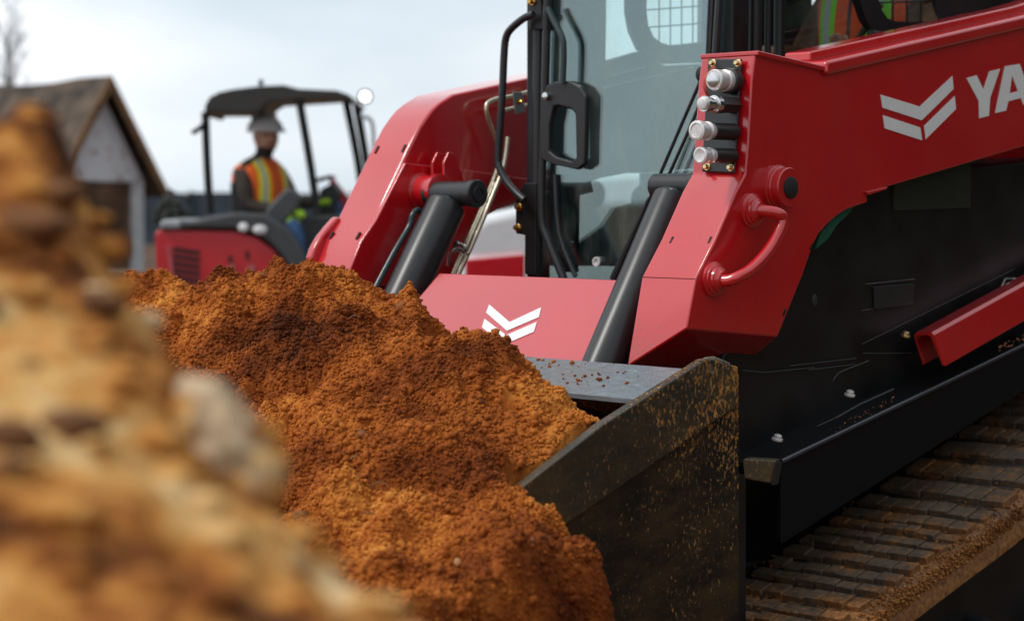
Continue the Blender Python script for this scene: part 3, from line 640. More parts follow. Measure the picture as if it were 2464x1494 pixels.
# ---- chassis behind the arm, fender, step, track
ch = MB()
pt_ = [(1700, 1640), (1786, 1100), (1786, 893), (1850, 880), (1900, 500), (2090, 300), (2700, 250), (2700, 1000), (2464, 840), (1905, 1110), (1880, 1640)]
a_ = [onw(x, y, .10) for x, y in pt_]
side_p = [(.12, .60), (.12, .93), (.25, 1.05), (.45, 1.45), (2.9, 1.60), (2.9, 1.02)]
ch.loft([(a, .10, b) for a, b in side_p], [(a, .40, b) for a, b in side_p])
ch.box((.15, 1.24, .30), (2.9, 1.46, .88))
ch.box((.02, .32, .10), (.3, 1.3, .62)); ch.box((.3, .32, .08), (2.2, 1.3, .33)); ch.box((.25, .4, .32), (2.9, 1.24, .90))
chs = ch.build('chassis', BLACK, TL, bev=.015)
# engine bay tower at the rear
mb = MB(); mb.box((2.0, .1, .5), (3.0, 1.55, 1.85)); mb.build('engine_hood', RED, TL, bev=.05, seg=3)
pw = xwall([(2150, 395), (2336, 345), (2336, 500), (2150, 507)], .094, .10); pw.build('side_glass_panel', plain('olive_black_gloss', (.030, .034, .026), .22, 0, .1, 3, spec=.6), chs)
xwall([(1962, 600), (1975, 560), (2010, 520), (2060, 490), (2045, 512), (2015, 540), (1992, 575)], .06, .065).build('teal_edge_glass', plain('teal_edge_glass', (.03, .14, .09), .2, spec=.6), chs)
xwall([(2104, 690), (2198, 682), (2198, 735), (2106, 744)], .092, .1).build('latch_plate', SATIN, chs, bev=.003)
det = MB()
det.tube([onw(1932, 664, .105), onw(2170, 512, .105)], .0012, 6)
det.tube([onw(2080, 684, .09), onw(2200, 672, .09)], .0025, 6); det.tube([onw(2092, 686, .1), onw(2108, 700, .1), onw(2200, 690, .1)], .002, 6)
det.tube([onw(2074, 828, .1), onw(2440, 648, .1)], .0015, 6)
det.tube([onw(2072, 748, .1), onw(2104, 742, .1)], .002, 6)
det.ell(onw(1957, 722, .105), (.016, .008, .022))
for a0, a1 in (((1786, 891), (1838, 896)), ((1838, 896), (1960, 884)), ((1945, 890), (2060, 876)), ((2076, 850), (2192, 850)), ((1900, 880), (2060, 862))): det.tube([onw(*a0, .09), onw(*a1, .09)], .0015, 6)
det.tube([onw(x, y, .0) for x, y in ((2004, 916), (2020, 896), (2060, 880), (2090, 868))], .0018, 6, sub=4)
det.build('trim_detail', plain('worn_dark_edge', (.04, .04, .042), .45), chs)
# deck of the fender
fd_ = [onw(1880, 1110, -.02), onw(2464, 830, -.02)]; fdir = (fd_[1] - fd_[0]).normalized()
f0, f1 = fd_[0] - fdir * .0, fd_[1] + fdir * .9
b0, b1 = onw(1880, 1310, -.02), onw(2464, 941, -.02); bdir = (b1 - b0).normalized(); b1 = b1 + bdir * .9
fen = MB()
fen.loft([f0 + Vector((-.0, 0, -.006)), f1, b1, b0], [v + Vector((0, .02, 0)) for v in (f0 + Vector((-.0, 0, -.006)), f1, b1, b0)])
front_up = onw(1786, 1100, .02)
fen.loft([(f0.x, -.018, f0.z - .002), (f1.x, -.018, f1.z - .002), (f1.x, -.018, f1.z - .02), (f0.x, -.018, f0.z - .02)], [(f0.x - .12, .13, f0.z - .0), (f1.x, .13, f1.z + .0), (f1.x, .13, f1.z - .02), (f0.x - .12, .13, f0.z - .02)])
fender = fen.build('track_fender', MATTE, TL, bev=.004)
MB().tube([f0, f1], .0075, 14).build('fender_edge', plain('glossy_black_edge', (.03, .035, .045), .16, spec=.8), fender)
# fender nose (rounded end with dusty metal face)
e = [onw(1786, 1103, -.0), onw(1868, 1108, -.02), onw(1872, 1118, -.02), onw(1862, 1166, -.02), onw(1790, 1152, -.0)]
MB().loft(e, [p + Vector((.05, .02, 0)) for p in e]).build('fender_nose', dirty_steel('dusty_nose_steel', (.11, .085, .05), -.03, .3), fender, bev=.006)
e = [onw(1868, 1108, -.024), onw(1882, 1112, -.024), onw(1872, 1166, -.024), onw(1856, 1168, -.024)]
MB().loft(e, [p + Vector((.03, .02, 0)) for p in e]).build('end_clip', SATIN, fender, bev=.002)
MB().box((.02, .0, .05), (.14, .12, .66)).build('skirt_front', BLACK, fender)
# bolts on the deck
for x, y in ((1870, 1048), (2044, 942), (2178, 800)):
    p = onw(x, y, .03); b_ = MB(); b_.lathe(p - Vector((0, 0, .012)), (0, -.25, 1), [(0, .016), (.005, .016), (.006, .012), (.014, .011), (.017, .006)], 18); b_.build('deck_bolt', CAPW if x < 2100 else ZINC, chs)
mb = MB(); mb.tube([onw(2010, 1006, .0), onw(2070, 972, .0), onw(2150, 936, .0)], .003, 6); mb.tube([onw(1965, 1026, .0), onw(2012, 1004, .0)], .0015, 6); mb.build('deck_rod', bpy.data.materials['worn_dark_edge'], chs)
Pc, Sc = [], []
for _ in range(90):
    x = random.uniform(1990, 2150); y = 1060 - (x - 1990) * .50 + random.uniform(-26, 14); p = onw(x, y, random.uniform(-.005, .03)); Pc.append(p[:]); Sc.append(random.choice([.0015, .002, .003]))
for _ in range(26):
    x = random.uniform(2400, 2470); y = 838 - (x - 2400) * .45 + random.uniform(-8, 10); p = onw(x, y, -.02); Pc.append(p[:]); Sc.append(random.choice([.0015, .003, .004]))
V_, F_ = scatter(np.array(Pc), np.array(Sc)); np_mesh('clay_crumbs', V_, F_, plain('pinkish_clay', (.42, .16, .08), .9), chs, sm=False)['kind'] = 'stuff'
# step: red channel
s0 = [onw(2197, 806, .06), onw(2206, 799, .05), onw(2240, 798, -.03), onw(2249, 806, -.04), onw(2275, 880, -.05)]
dirS = (onw(2464, 683, -.04) - onw(2247, 802, -.04))
sm_ = MB(); th = Vector((0, .0, -.01))
prof_o = [onw(2220, 880, .05), onw(2197, 808, .06), onw(2203, 800, .05), onw(2240, 799, -.03), onw(2249, 806, -.04), onw(2275, 882, -.05)]
prof_i = [onw(2226, 876, .045), onw(2205, 814, .05), onw(2210, 809, .045), onw(2234, 808, -.022), onw(2240, 813, -.032), onw(2266, 880, -.042)]
ringp = prof_o + prof_i[::-1]
sm_.loft(ringp, [p + dirS * 1.9 for p in ringp]); sm_.build('side_step', RED, TL, bev=.004, seg=2)
MB().tube([onw(2408, 692, .08), onw(2418, 671, .08), onw(2480, 671, .08)], .004, 8).build('step_latch', CHROME, TL)

# rubber track
tp = [(.02, .06), (.05, .14), (.13, .20), (.26, .25), (.466, .303), (.817, .401), (1.004, .452), (1.67, .645), (2.04, .737), (2.35, .80), (2.50, .78), (2.58, .70), (2.58, .60), (2.45, .45), (2.2, .2), (2.0, .03), (1.8, .012), (.3, .012), (.14, .012), (.05, .025)]
def resample(P, step):
    P = [Vector((a, 0, b)) for a, b in P] + [Vector((P[0][0], 0, P[0][1]))]; out = []
    Q = []
    n = len(P) - 1
    for i in range(n):
        p0, p1, p2, p3 = P[(i - 1) % n], P[i], P[(i + 1) % n], P[(i + 2) % n]
        for k in range(24):
            t = k / 24; Q.append(.5 * ((2 * p1) + (p2 - p0) * t + (2 * p0 - 5 * p1 + 4 * p2 - p3) * t * t + (3 * p1 - p0 - 3 * p2 + p3) * t ** 3))
    acc = 0; out = [Q[0]]
    for a, b in zip(Q[:-1], Q[1:]):
        acc += (b - a).length
        if acc >= step: out.append(b); acc = 0
    return out
def make_track(wout, win, name='rubber_track'):
    mb = MB(); L_ = resample(tp, .012); n = len(L_); sgn = 1 if win > wout else -1; ctr = Vector((1.2, 0, .35))
    outs = []; ws = [wout, wout + sgn * .012, wout + sgn * .05, win - sgn * .04, win]; drops = [-.075, -.03, 0, 0, -.03]
    nr = []
    for i, p in enumerate(L_):
        d = (L_[(i + 1) % n] - L_[i - 1]).normalized(); q_ = Vector((-d.z, 0, d.x)); q_ = q_ if q_.dot(p - ctr) > 0 else -q_; nr.append(q_)
    v, f = [], []; m = len(ws)
    for i, p in enumerate(L_):
        for w_, dr in zip(ws, drops):
            j = random.uniform(-.002, .002) + (random.uniform(-.006, .006) if w_ == wout else 0); q_ = p + nr[i] * (dr + j); v.append((q_.x, w_, q_.z))
        for w_ in (win, wout): q_ = p + nr[i] * -.09; v.append((q_.x, w_, q_.z))
    M_ = m + 2
    for i in range(n):
        i2 = (i + 1) % n
        for k in range(M_): f.append((i * M_ + k, i * M_ + (k + 1) % M_, i2 * M_ + (k + 1) % M_, i2 * M_ + k))
    mb.addvf(v, f)
    t = mb.build(name, TRACKB, TL, ang=50)
    # staggered tread blocks, three per row
    lg = MB(); step = 5; row = 0
    for i in range(0, n - 4, step):
        p, q_ = L_[i], L_[(i + 3) % n]; n0, n1 = nr[i], nr[(i + 3) % n]; row += 1
        wid = abs(win - wout) - .08
        nb = 7 if row % 2 else 6
        cuts = sorted([0, 1] + [(k + 1) / nb + random.uniform(-.03, .03) for k in range(nb - 1)])
        for a, b in zip(cuts[:-1], cuts[1:]):
            wa = wout + sgn * (.045 + a * wid + .003); wb = wout + sgn * (.045 + b * wid - .003); h = .021 + random.uniform(-.006, .001); jj = random.uniform(-.006, .006); h -= .007 if random.random() < .12 else 0
            dd = (q_ - p).normalized() * jj
            lg.loft([(p + dd + n0 * -.004)[:1] + (wa,) + (p + dd + n0 * -.004)[2:], (q_ + dd + n1 * -.004)[:1] + (wa,) + (q_ + dd + n1 * -.004)[2:], (q_ + dd + n1 * h)[:1] + (wa,) + (q_ + dd + n1 * h)[2:], (p + dd + n0 * h)[:1] + (wa,) + (p + dd + n0 * h)[2:]],
                    [(p + dd + n0 * -.004)[:1] + (wb,) + (p + dd + n0 * -.004)[2:], (q_ + dd + n1 * -.004)[:1] + (wb,) + (q_ + dd + n1 * -.004)[2:], (q_ + dd + n1 * h)[:1] + (wb,) + (q_ + dd + n1 * h)[2:], (p + dd + n0 * h)[:1] + (wb,) + (p + dd + n0 * h)[2:]])
    lg.build('tread_blocks', TRACKM, t, bev=.002, seg=1)
    # caked mud crumbs on the shoulder and patches on the tread
    Pm, Sm = [], []
    for _ in range(14000):
        i = random.randrange(n); k = random.random()
        if k < .62: w_ = wout + sgn * (abs(random.gauss(0, .022)) - .006); dr = -.035 + random.random() * .035 if w_ * sgn < (wout + sgn * .03) * sgn else .0
        else:
            w_ = wout + sgn * random.uniform(.03, abs(win - wout)); dr = .004
            if vn(np.array([[L_[i].x * 7, w_ * 7, 3.]]))[0] < (.62 if L_[i].x > .5 else .40): continue
        p = L_[i] + nr[i] * dr; Pm.append((p.x, w_, p.z)); Sm.append(random.choice([.002, .003, .003, .004, .006]))
    V_, F_ = scatter(np.array(Pm), np.array(Sm)); np_mesh('caked_mud', V_, F_, MUD, t, sm=False)['kind'] = 'stuff'
    # rollers and idler
    for (rr, zz, ra) in ((.14, .13, .09), (.6, .11, .07), (1.0, .11, .07), (1.4, .11, .07), (1.8, .11, .07), (2.36, .62, .13)):
        MB().lathe((rr, wout + sgn * .03, zz), (0, sgn, 0), [(0, ra * .5), (.004, ra * .9), (.02, ra), (.2, ra)], 28).build('roller', BLACK, t)
    mb = MB(); mb.loft([(.2, wout + sgn * .10, .08), (2.3, wout + sgn * .10, .08), (2.3, wout + sgn * .10, .55), (1.2, wout + sgn * .10, .34), (.2, wout + sgn * .10, .2)], [(.2, win, .08), (2.3, win, .08), (2.3, win, .55), (1.2, win, .34), (.2, win, .2)]); mb.build('track_frame', BLACK, t)
    return t
MUD = soil('track_mud', [(.36, (.10, .035, .012)), (.5, (.30, .12, .035)), (.64, (.48, .23, .07))], 20)
make_track(-.25, .28); make_track(1.90, 1.42)

# ================================================================== PEOPLE
def person(root, J, edges, rad, groups, mats, name='body'):
    """one continuous skinned body; J joint -> point, edges joint pairs, rad joint -> radius; groups joint -> material slot"""
    names = list(J); idx = {n: i for i, n in enumerate(names)}
    me = bpy.data.meshes.new(name + '_cage'); me.from_pydata([J[n] for n in names], [(idx[a], idx[b]) for a, b in edges], [])
    o = bpy.data.objects.new(name + '_cage', me); COL.objects.link(o)
    sk = o.modifiers.new('skin', 'SKIN'); sk.use_smooth_shade = True
    lay = me.skin_vertices[0] if me.skin_vertices else None
    if lay is None:
        import bmesh
        bm = bmesh.new(); bm.from_mesh(me); bm.verts.layers.skin.verify(); bm.to_mesh(me); bm.free(); lay = me.skin_vertices[0]
    for n in names:
        r_ = rad[n]; lay.data[idx[n]].radius = r_ if isinstance(r_, tuple) else (r_, r_); lay.data[idx[n]].use_root = (n == 'pelvis')
    sb = o.modifiers.new('sub', 'SUBSURF'); sb.levels = sb.render_levels = 2
    dg = bpy.context.evaluated_depsgraph_get(); ev = o.evaluated_get(dg); m2 = bpy.data.meshes.new_from_object(ev); m2.name = name
    bpy.data.objects.remove(o)
    b = bpy.data.objects.new(name, m2); COL.objects.link(b); b.parent = root
    m2.materials.clear()
    for m in mats: m2.materials.append(m)
    P = np.zeros(len(m2.polygons) * 3); m2.polygons.foreach_get('center', P); P = P.reshape(-1, 3)
    best = np.full(len(P), 1e9); mi = np.zeros(len(P), np.int32)
    for a, c in edges:
        A_, B_ = np.array(J[a], float), np.array(J[c], float); d = B_ - A_; t = np.clip(((P - A_) @ d) / max(d @ d, 1e-9), 0, 1); D = np.linalg.norm(P - (A_ + t[:, None] * d), axis=1)
        k = groups[c]; sel = D < best; best[sel] = D[sel]; mi[sel] = k
    m2.polygons.foreach_set('material_index', mi); m2.polygons.foreach_set('use_smooth', np.ones(len(P), bool)); m2.update()
    return b
def hand(J, E, rad, G, wrist, palm_dir, across, tag_, slot, sc=1.0):
    pd, ac = Vector(palm_dir).normalized(), Vector(across).normalized(); w = Vector(J[wrist]); nrm = pd.cross(ac)
    J[tag_ + 'palm'] = w + pd * .05 * sc; rad[tag_ + 'palm'] = (.026, .018); G[tag_ + 'palm'] = slot; E.append((wrist, tag_ + 'palm'))
    for k, (off, ln) in enumerate(((-.030, .060), (-.010, .072), (.010, .068), (.030, .054))):
        a, b, c = f'{tag_}f{k}a', f'{tag_}f{k}b', f'{tag_}f{k}c'
        J[a] = w + pd * .085 * sc + ac * off * sc; J[b] = J[a] + pd * ln * .5 - nrm * .012; J[c] = J[b] + pd * ln * .25 - nrm * ln * .45
        for n_, r_ in ((a, .0105), (b, .0095), (c, .008)): rad[n_] = r_; G[n_] = slot
        E.extend([(tag_ + 'palm', a), (a, b), (b, c)])
    J[tag_ + 't1'] = w + pd * .045 - ac * .045; J[tag_ + 't2'] = w + pd * .085 - ac * .055 - nrm * .02; rad[tag_ + 't1'] = .012; rad[tag_ + 't2'] = .010; G[tag_ + 't1'] = G[tag_ + 't2'] = slot
    E.extend([(tag_ + 'palm', tag_ + 't1'), (tag_ + 't1', tag_ + 't2')])
def seated(loc, rz, label, coat, vest, helmet=True, glove=True, hold=((.33, .20, .26), (.33, -.20, .26)), lean=.02, headturn=0, legs=None):
    """faces +x; origin at the hip point on the seat"""
    root = empty('person', loc, rz, label=label, cat='person')
    J = {}; rad = {}; G = {}; E = []
    def j(n, p, r, g, to=None):
        J[n] = Vector(p); rad[n] = r; G[n] = g
        if to: E.append((to, n))
    L3 = lean
    j('pelvis', (0, 0, .08), (.15, .115), 1); j('belly', (.01, 0, .22), (.145, .12), 1, 'pelvis'); j('chest', (L3, 0, .38), (.165, .125), 1, 'belly'); j('upper', (L3 + .01, 0, .49), (.13, .10), 1, 'chest')
    j('neck', (L3 + .03, 0, .575), .055, 0, 'upper'); j('jaw', (L3 + .055, 0, .645), (.062, .066), 3, 'neck'); j('face', (L3 + .055, 0, .71), (.074, .085), 0, 'jaw'); j('skull', (L3 + .045, 0, .775), (.072, .082), 0, 'face')
    ft = Vector((math.cos(headturn), math.sin(headturn), 0)); fs = Vector((-ft.y, ft.x, 0)); hc = Vector((L3 + .05, 0, 0))
    j('nose', hc + ft * .105 + Vector((0, 0, .70)), .012, 0, 'face')
    for s in (1, -1): j(f'ear{s}', hc + fs * s * .083 + Vector((0, 0, .705)), .013, 0, 'face')
    lg = legs or {}
    for s, nm in ((1, 'l'), (-1, 'r')):
        j(nm + 'sh', (L3, s * .175, .475), .072, 1, 'upper'); h = Vector(hold[0] if s == 1 else hold[1]); sh = J[nm + 'sh']
        el = (sh + h) / 2 + Vector((-.08, s * .07, -.11)); j(nm + 'el', el, .052, 1, nm + 'sh'); j(nm + 'fa', el.lerp(h, .5), .046, 1, nm + 'el'); j(nm + 'wr', h, .033, 1, nm + 'fa')
        hand(J, E, rad, G, nm + 'wr', (h - el), (0, -s, .1), nm, 4)
        j(nm + 'hip', (.07, s * .095, .07), .098, 2, 'pelvis'); j(nm + 'kn', (.45, s * .15, .12), .068, 2, nm + 'hip'); j(nm + 'cf', (.50, s * .16, -.12), .058, 2, nm + 'kn'); j(nm + 'an', (.50, s * .16, -.34), .043, 2, nm + 'cf')
        j(nm + 'he', (.49, s * .16, -.40), .045, 5, nm + 'an'); j(nm + 'to', (.65, s * .17, -.415), (.045, .032), 5, nm + 'he')
    body = person(root, J, E, rad, G, [SKIN, coat, JEANS, HAIR, GLOVE if glove else SKIN, BOOT])
    # eyes and brows
    for s in (1, -1):
        p = hc + ft * .078 + fs * s * .032 + Vector((0, 0, .728)); MB().ell(p, (.012, .012, .009)).build('eye', plain('eye_dark', (.03, .02, .02), .2), body)
    p = hc + ft * .086 + Vector((0, 0, .660)); MB().ell(p, (.012, .026, .007)).build('mouth', plain('lips', (.25, .08, .06), .5), body)
    if helmet:
        hm = MB(); c = hc + Vector((-.005, 0, .755)); pr = []
        for i in range(9): a = math.pi / 2 * i / 8; pr.append((.118 * math.sin(a), .118 * math.cos(a) + .004))
        hm.lathe(c, (0, 0, 1), [(-.006, .118), (.0, .125), (.006, .119)] + pr, 28); v_ = hm.v; hm.v = [(c.x + (p[0] - c.x) * 1.12 + (.025 if p[2] < c.z + .01 and p[0] > c.x else 0), p[1] * .95 + c.y * .05, p[2]) for p in v_]
        hm.box((c.x - .12, -.012, c.z + .085), (c.x + .1, .012, c.z + .125)); hm.build('hard_hat', HELMET, body, bev=.004)
    # vest: shell of stacked oval rings, open at neck and arm holes
    rows = [(-.01, .168, .205, .0), (.10, .160, .192, .0), (.20, .158, .190, .005), (.30, .160, .192, L3 * .6), (.38, .160, .204, L3), (.44, .148, .208, L3), (.49, .128, .196, L3), (.535, .090, .140, L3 + .005), (.56, .070, .085, L3 + .01)]
    v, f = [], []; sg = 40
    for (z, rx, ry, cx_) in rows:
        for k in range(sg):
            a = 2 * math.pi * k / sg; ca, sa = math.cos(a), math.sin(a); e_ = 2.4
            x = math.copysign(abs(ca) ** (2 / e_), ca) * rx; y = math.copysign(abs(sa) ** (2 / e_), sa) * ry
            v.append((x + cx_, y, z + .004 * math.sin(5 * a)))
    for i in range(len(rows) - 1):
        for k in range(sg):
            a = 2 * math.pi * (k + .5) / sg; side = abs(math.sin(a)) > .955
            if side and .34 < (rows[i][0] + rows[i + 1][0]) / 2 < .48: continue
            x, y = i * sg + k, i * sg + (k + 1) % sg; f.append((x, y, y + sg, x + sg))
    vm = MB().addvf(v, f).build('vest', vest, body, ang=80)
    so_ = vm.modifiers.new('solid', 'SOLIDIFY'); so_.thickness = .006; so_.offset = 1
    return root, body

# operator in the cab
opr, opb = seated((OX + (1.70 * C45 - .67 * C45), OY + (1.70 * C45 + .67 * C45), 1.64), R(45 + 180), 'person in a brown jacket and orange vest with lime stripes, seated inside the black cab', CLOTH2, VEST2, helmet=False, glove=False, lean=-.02)
MB().tube([(.17, .15, .42), (.19, .0, .22), (.16, -.16, .03)], .012, 8, sub=4).build('seat_belt', plain('tan_belt', (.10, .07, .03), .7), opb)

# ================================================================== EXCAVATOR in the background
DE = 16.0; EX0 = W3(640, 0, DE)[0]
EXC = empty('mini_excavator', (EX0, DE, 0), label='small red excavator with black canopy, out of focus behind the dirt heap', cat='excavator')
def E3(x, y, dy=0):
    p = W3(x, y, DE + dy); return Vector((p[0] - EX0, dy, p[2]))
def ec(c): return [(346.5 + x * .3865, 154 + y * .3865) for x, y in c]
def eprism(pts, d0, d1, name, mat, par=EXC, bev=.02, seg=2):
    A_ = [E3(x, y, d0) for x, y in pts]; return MB().loft(A_, [Vector((p.x, d1, p.z)) for p in A_]).build(name, mat, par, bev=bev, seg=seg)
roof = eprism(ec([(378, 330), (378, 260), (410, 205), (470, 175), (560, 157), (720, 138), (870, 132), (960, 155), (1200, 166), (1275, 192), (1325, 250), (1300, 262), (1265, 218), (1180, 208), (980, 220), (790, 232), (740, 262), (710, 300), (560, 300), (395, 300)]), -.5, .45, 'canopy', plain('canopy_black', (.035, .032, .028), .35), bev=.03)
for pts, dy in ((ec([(382, 300), (392, 600), (412, 930)]), -.46), (ec([(962, 200), (1038, 640), (1100, 1060)]), -.46), (ec([(1322, 245), (1385, 610), (1420, 900)]), .2), (ec([(1255, 220), (1330, 600), (1370, 900)]), .42)):
    P_ = [E3(x, y, dy) for x, y in pts]; MB().tube(P_, .032, 12, sub=4).build('canopy_post', BLACK, EXC)
MB().tube([E3(*p, -.5) for p in ec([(1350, 330), (1400, 340), (1425, 400), (1430, 600)])], .016, 8, sub=4).build('hand_rail', plain('grey_rail', (.35, .36, .37), .4), EXC)
lampo = MB().lathe(E3(*ec([(1376, 205)])[0], -.5), (0, -1, 0), [(-.06, .03), (-.02, .055), (.0, .06)]).build('work_lamp', BLACK, EXC)
MB().lathe(E3(*ec([(1376, 205)])[0], -.505), (0, -1, 0), [(0, .042), (.008, .038), (.012, .02)]).build('lamp_lens', LAMP, lampo)
MB().tube([E3(*p, -.5) for p in ec([(380, 370), (350, 400), (300, 432)])], .02, 8).build('mirror_arm', BLACK, EXC)
MB().tube([E3(*p, 0) for p in ec([(728, 135), (728, 100)])], .02, 8).build('roof_knob', BLACK, EXC)
hood = eprism(ec([(66, 1060), (80, 1035), (150, 1030), (560, 1042), (700, 1080), (800, 1150), (880, 1250), (940, 1400), (960, 1560), (110, 1560), (75, 1300)]), -.62, .55, 'hood', REDX, bev=.14, seg=5)
eprism(ec([(95, 1040), (90, 985), (130, 968), (300, 975), (430, 945), (560, 925), (760, 930), (900, 1020), (1000, 1180), (1060, 1340), (1090, 1560), (985, 1560), (940, 1380), (870, 1220), (780, 1120), (690, 1060), (560, 1030), (300, 1030)]), -.66, .5, 'upper_cover', plain('dark_grey_cover', (.055, .058, .062), .4), bev=.05, seg=3)
eprism(ec([(100, 1028), (95, 985), (130, 968), (230, 975), (230, 1028)]), -.67, .3, 'rear_cover', plain('light_grey_cover', (.34, .36, .39), .5), bev=.03)
for k in range(6):
    y = 1140 + k * 44; eprism(ec([(185, y), (345, y + 25), (345, y + 50), (185, y + 25)]), -.632, -.60, 'louvre', BOLT_DK, hood, bev=0)
for x, y in ((618, 1018), (722, 1032)):
    MB().ell(E3(*ec([(x, y)])[0], -.67), (.038 if x < 700 else .055, .015, .036)).build('rear_light', plain('white_lens', (.85, .85, .85), .3), hood)
for x, y in ((536, 1218), (642, 1190)): eprism(ec([(x - 10, y - 26), (x + 10, y - 26), (x + 10, y + 26), (x - 10, y + 26)]), -.63, -.6, 'slot', BOLT_DK, hood, bev=0)
for x, y in ((545, 1270), (670, 1274)): MB().lathe(E3(*ec([(x, y)])[0], -.625), (0, -1, 0), [(0, .03), (.01, .028)]).build('lock', plain('faded_lock', (.42, .12, .12), .5), hood)
eprism(ec([(140, 1130), (160, 1130), (190, 1340), (170, 1340)]), -.64, -.61, 'hood_stripe', plain('dull_pink_trim', (.5, .1, .12), .5), hood, bev=0)
# seat, console, levers, floor, boom, undercarriage
eprism(ec([(535, 730), (570, 735), (640, 900), (900, 930), (900, 990), (540, 990)]), -.3, .25, 'seat', PLASTIC, bev=.04)
eprism(ec([(745, 960), (760, 900), (880, 775), (930, 775), (980, 830), (960, 900), (860, 1000), (760, 1010)]), -.55, -.38, 'console', plain('console_grey', (.06, .065, .07), .45), bev=.03)
eprism(ec([(1040, 720), (1160, 690), (1180, 700), (1060, 735)]), -.2, .2, 'dash_rail', BLACK, bev=.01)
eprism(ec([(1090, 780), (1180, 740), (1210, 800), (1170, 960), (1100, 960)]), -.1, .3, 'control_stand', DARKI, bev=.03)
eprism(ec([(560, 940), (1240, 940), (1260, 1600), (560, 1600)]), -.5, .5, 'upper_deck', DARKI, bev=.03)
eprism(ec([(1150, 720), (1170, 700), (1300, 860), (1500, 1150), (1620, 1600), (1480, 1600), (1380, 1250), (1180, 900)]), .3, .5, 'boom', REDX, bev=.03)
eprism(ec([(1110, 850), (1215, 850), (1225, 950), (1115, 950)]), .0, .3, 'blue_hose_cover', JEANS, bev=.03)
eprism([(430, 720), (900, 720), (900, 900), (430, 900)], -.4, .4, 'turntable', BLACK, bev=.05)
for d0 in (-.75, .45):
    A_ = []
    for k in range(24):
        a = 2 * math.pi * k / 24; A_.append(Vector((.12 + math.copysign(.62, math.cos(a)) + .2 * math.cos(a), d0, .21 + .2 * math.sin(a))))
    MB().loft(A_, [p + Vector((0, .3, 0)) for p in A_]).build('crawler_track', RUBBER, EXC, bev=.02)
# its operator: seat point under the torso
sp_ = E3(590, 500, 0)
hp_ = E3(628, 560, 0)
x2, _ = seated((EX0 + hp_.x - .0, DE - .05, hp_.z - .04), R(-36), 'bearded person in white hard hat and orange and yellow vest, driving the small excavator', CLOTH, VEST, headturn=R(-22), hold=((.40, .13, .24), (.38, -.16, .20)), lean=.0)
x2.scale = (1.16, 1.16, 1.12)

# ================================================================== DIRT HEAP in and before the bucket
ridge = [(120, 690, 6.7), (285, 678, 6.5), (340, 666, 6.35), (395, 655, 6.3), (440, 685, 6.2), (520, 695, 6.15), (575, 660, 6.1), (612, 672, 6.05), (662, 634, 6.0), (700, 655, 5.95), (745, 636, 5.9), (800, 648, 5.85), (870, 672, 5.8), (945, 718, 5.7), (990, 742, 5.62), (1040, 762, 5.55), (1110, 835, 5.45), (1180, 882, 5.35), (1222, 898, 5.27), (1262, 888, 5.18), (1330, 937, 5.07), (1400, 992, 4.93), (1448, 1028, 4.84)]
mid = [(900, 900, 5.1), (1100, 1000, 4.8), (700, 880, 5.25), (1000, 1200, 4.5), (800, 1100, 4.75), (1200, 1200, 4.5), (900, 1400, 4.05), (1300, 1390, 4.1), (600, 800, 5.5), (400, 760, 5.9), (1100, 1494, 3.85), (700, 1494, 4.0), (500, 1300, 4.6), (1250, 1120, 4.65), (1320, 1110, 4.72), (1000, 850, 5.2), (1280, 1300, 4.3), (850, 780, 5.55), (1000, 1640, 3.5), (1400, 1700, 3.6), (300, 1000, 5.4), (100, 900, 5.9), (500, 1640, 3.7), (100, 1400, 4.6)]
ctrl = [W3(*p) for p in ridge + mid]
for (x, y, d) in ridge:
    p = W3(x, y, d); ctrl.append((p[0] * (d + .32) / d, d + .32, p[2] - .20)); ctrl.append((p[0] * (d + .8) / d, d + .8, p[2] - .62))
xs = np.arange(-2.3, .62, .0058); ys = np.arange(3.35, 7.4, .0072)
def local_rw(X, Y): dx, dy = X - OX, Y - OY; return (dx + dy) * C45, (dy - dx) * C45
CL = [(random.uniform(-1.5, .4), random.uniform(3.6, 6.5), *(lambda r: (r, r * random.uniform(.35, .8)))(random.choice([.015, .02, .025, .03, .045]))) for _ in range(520)]
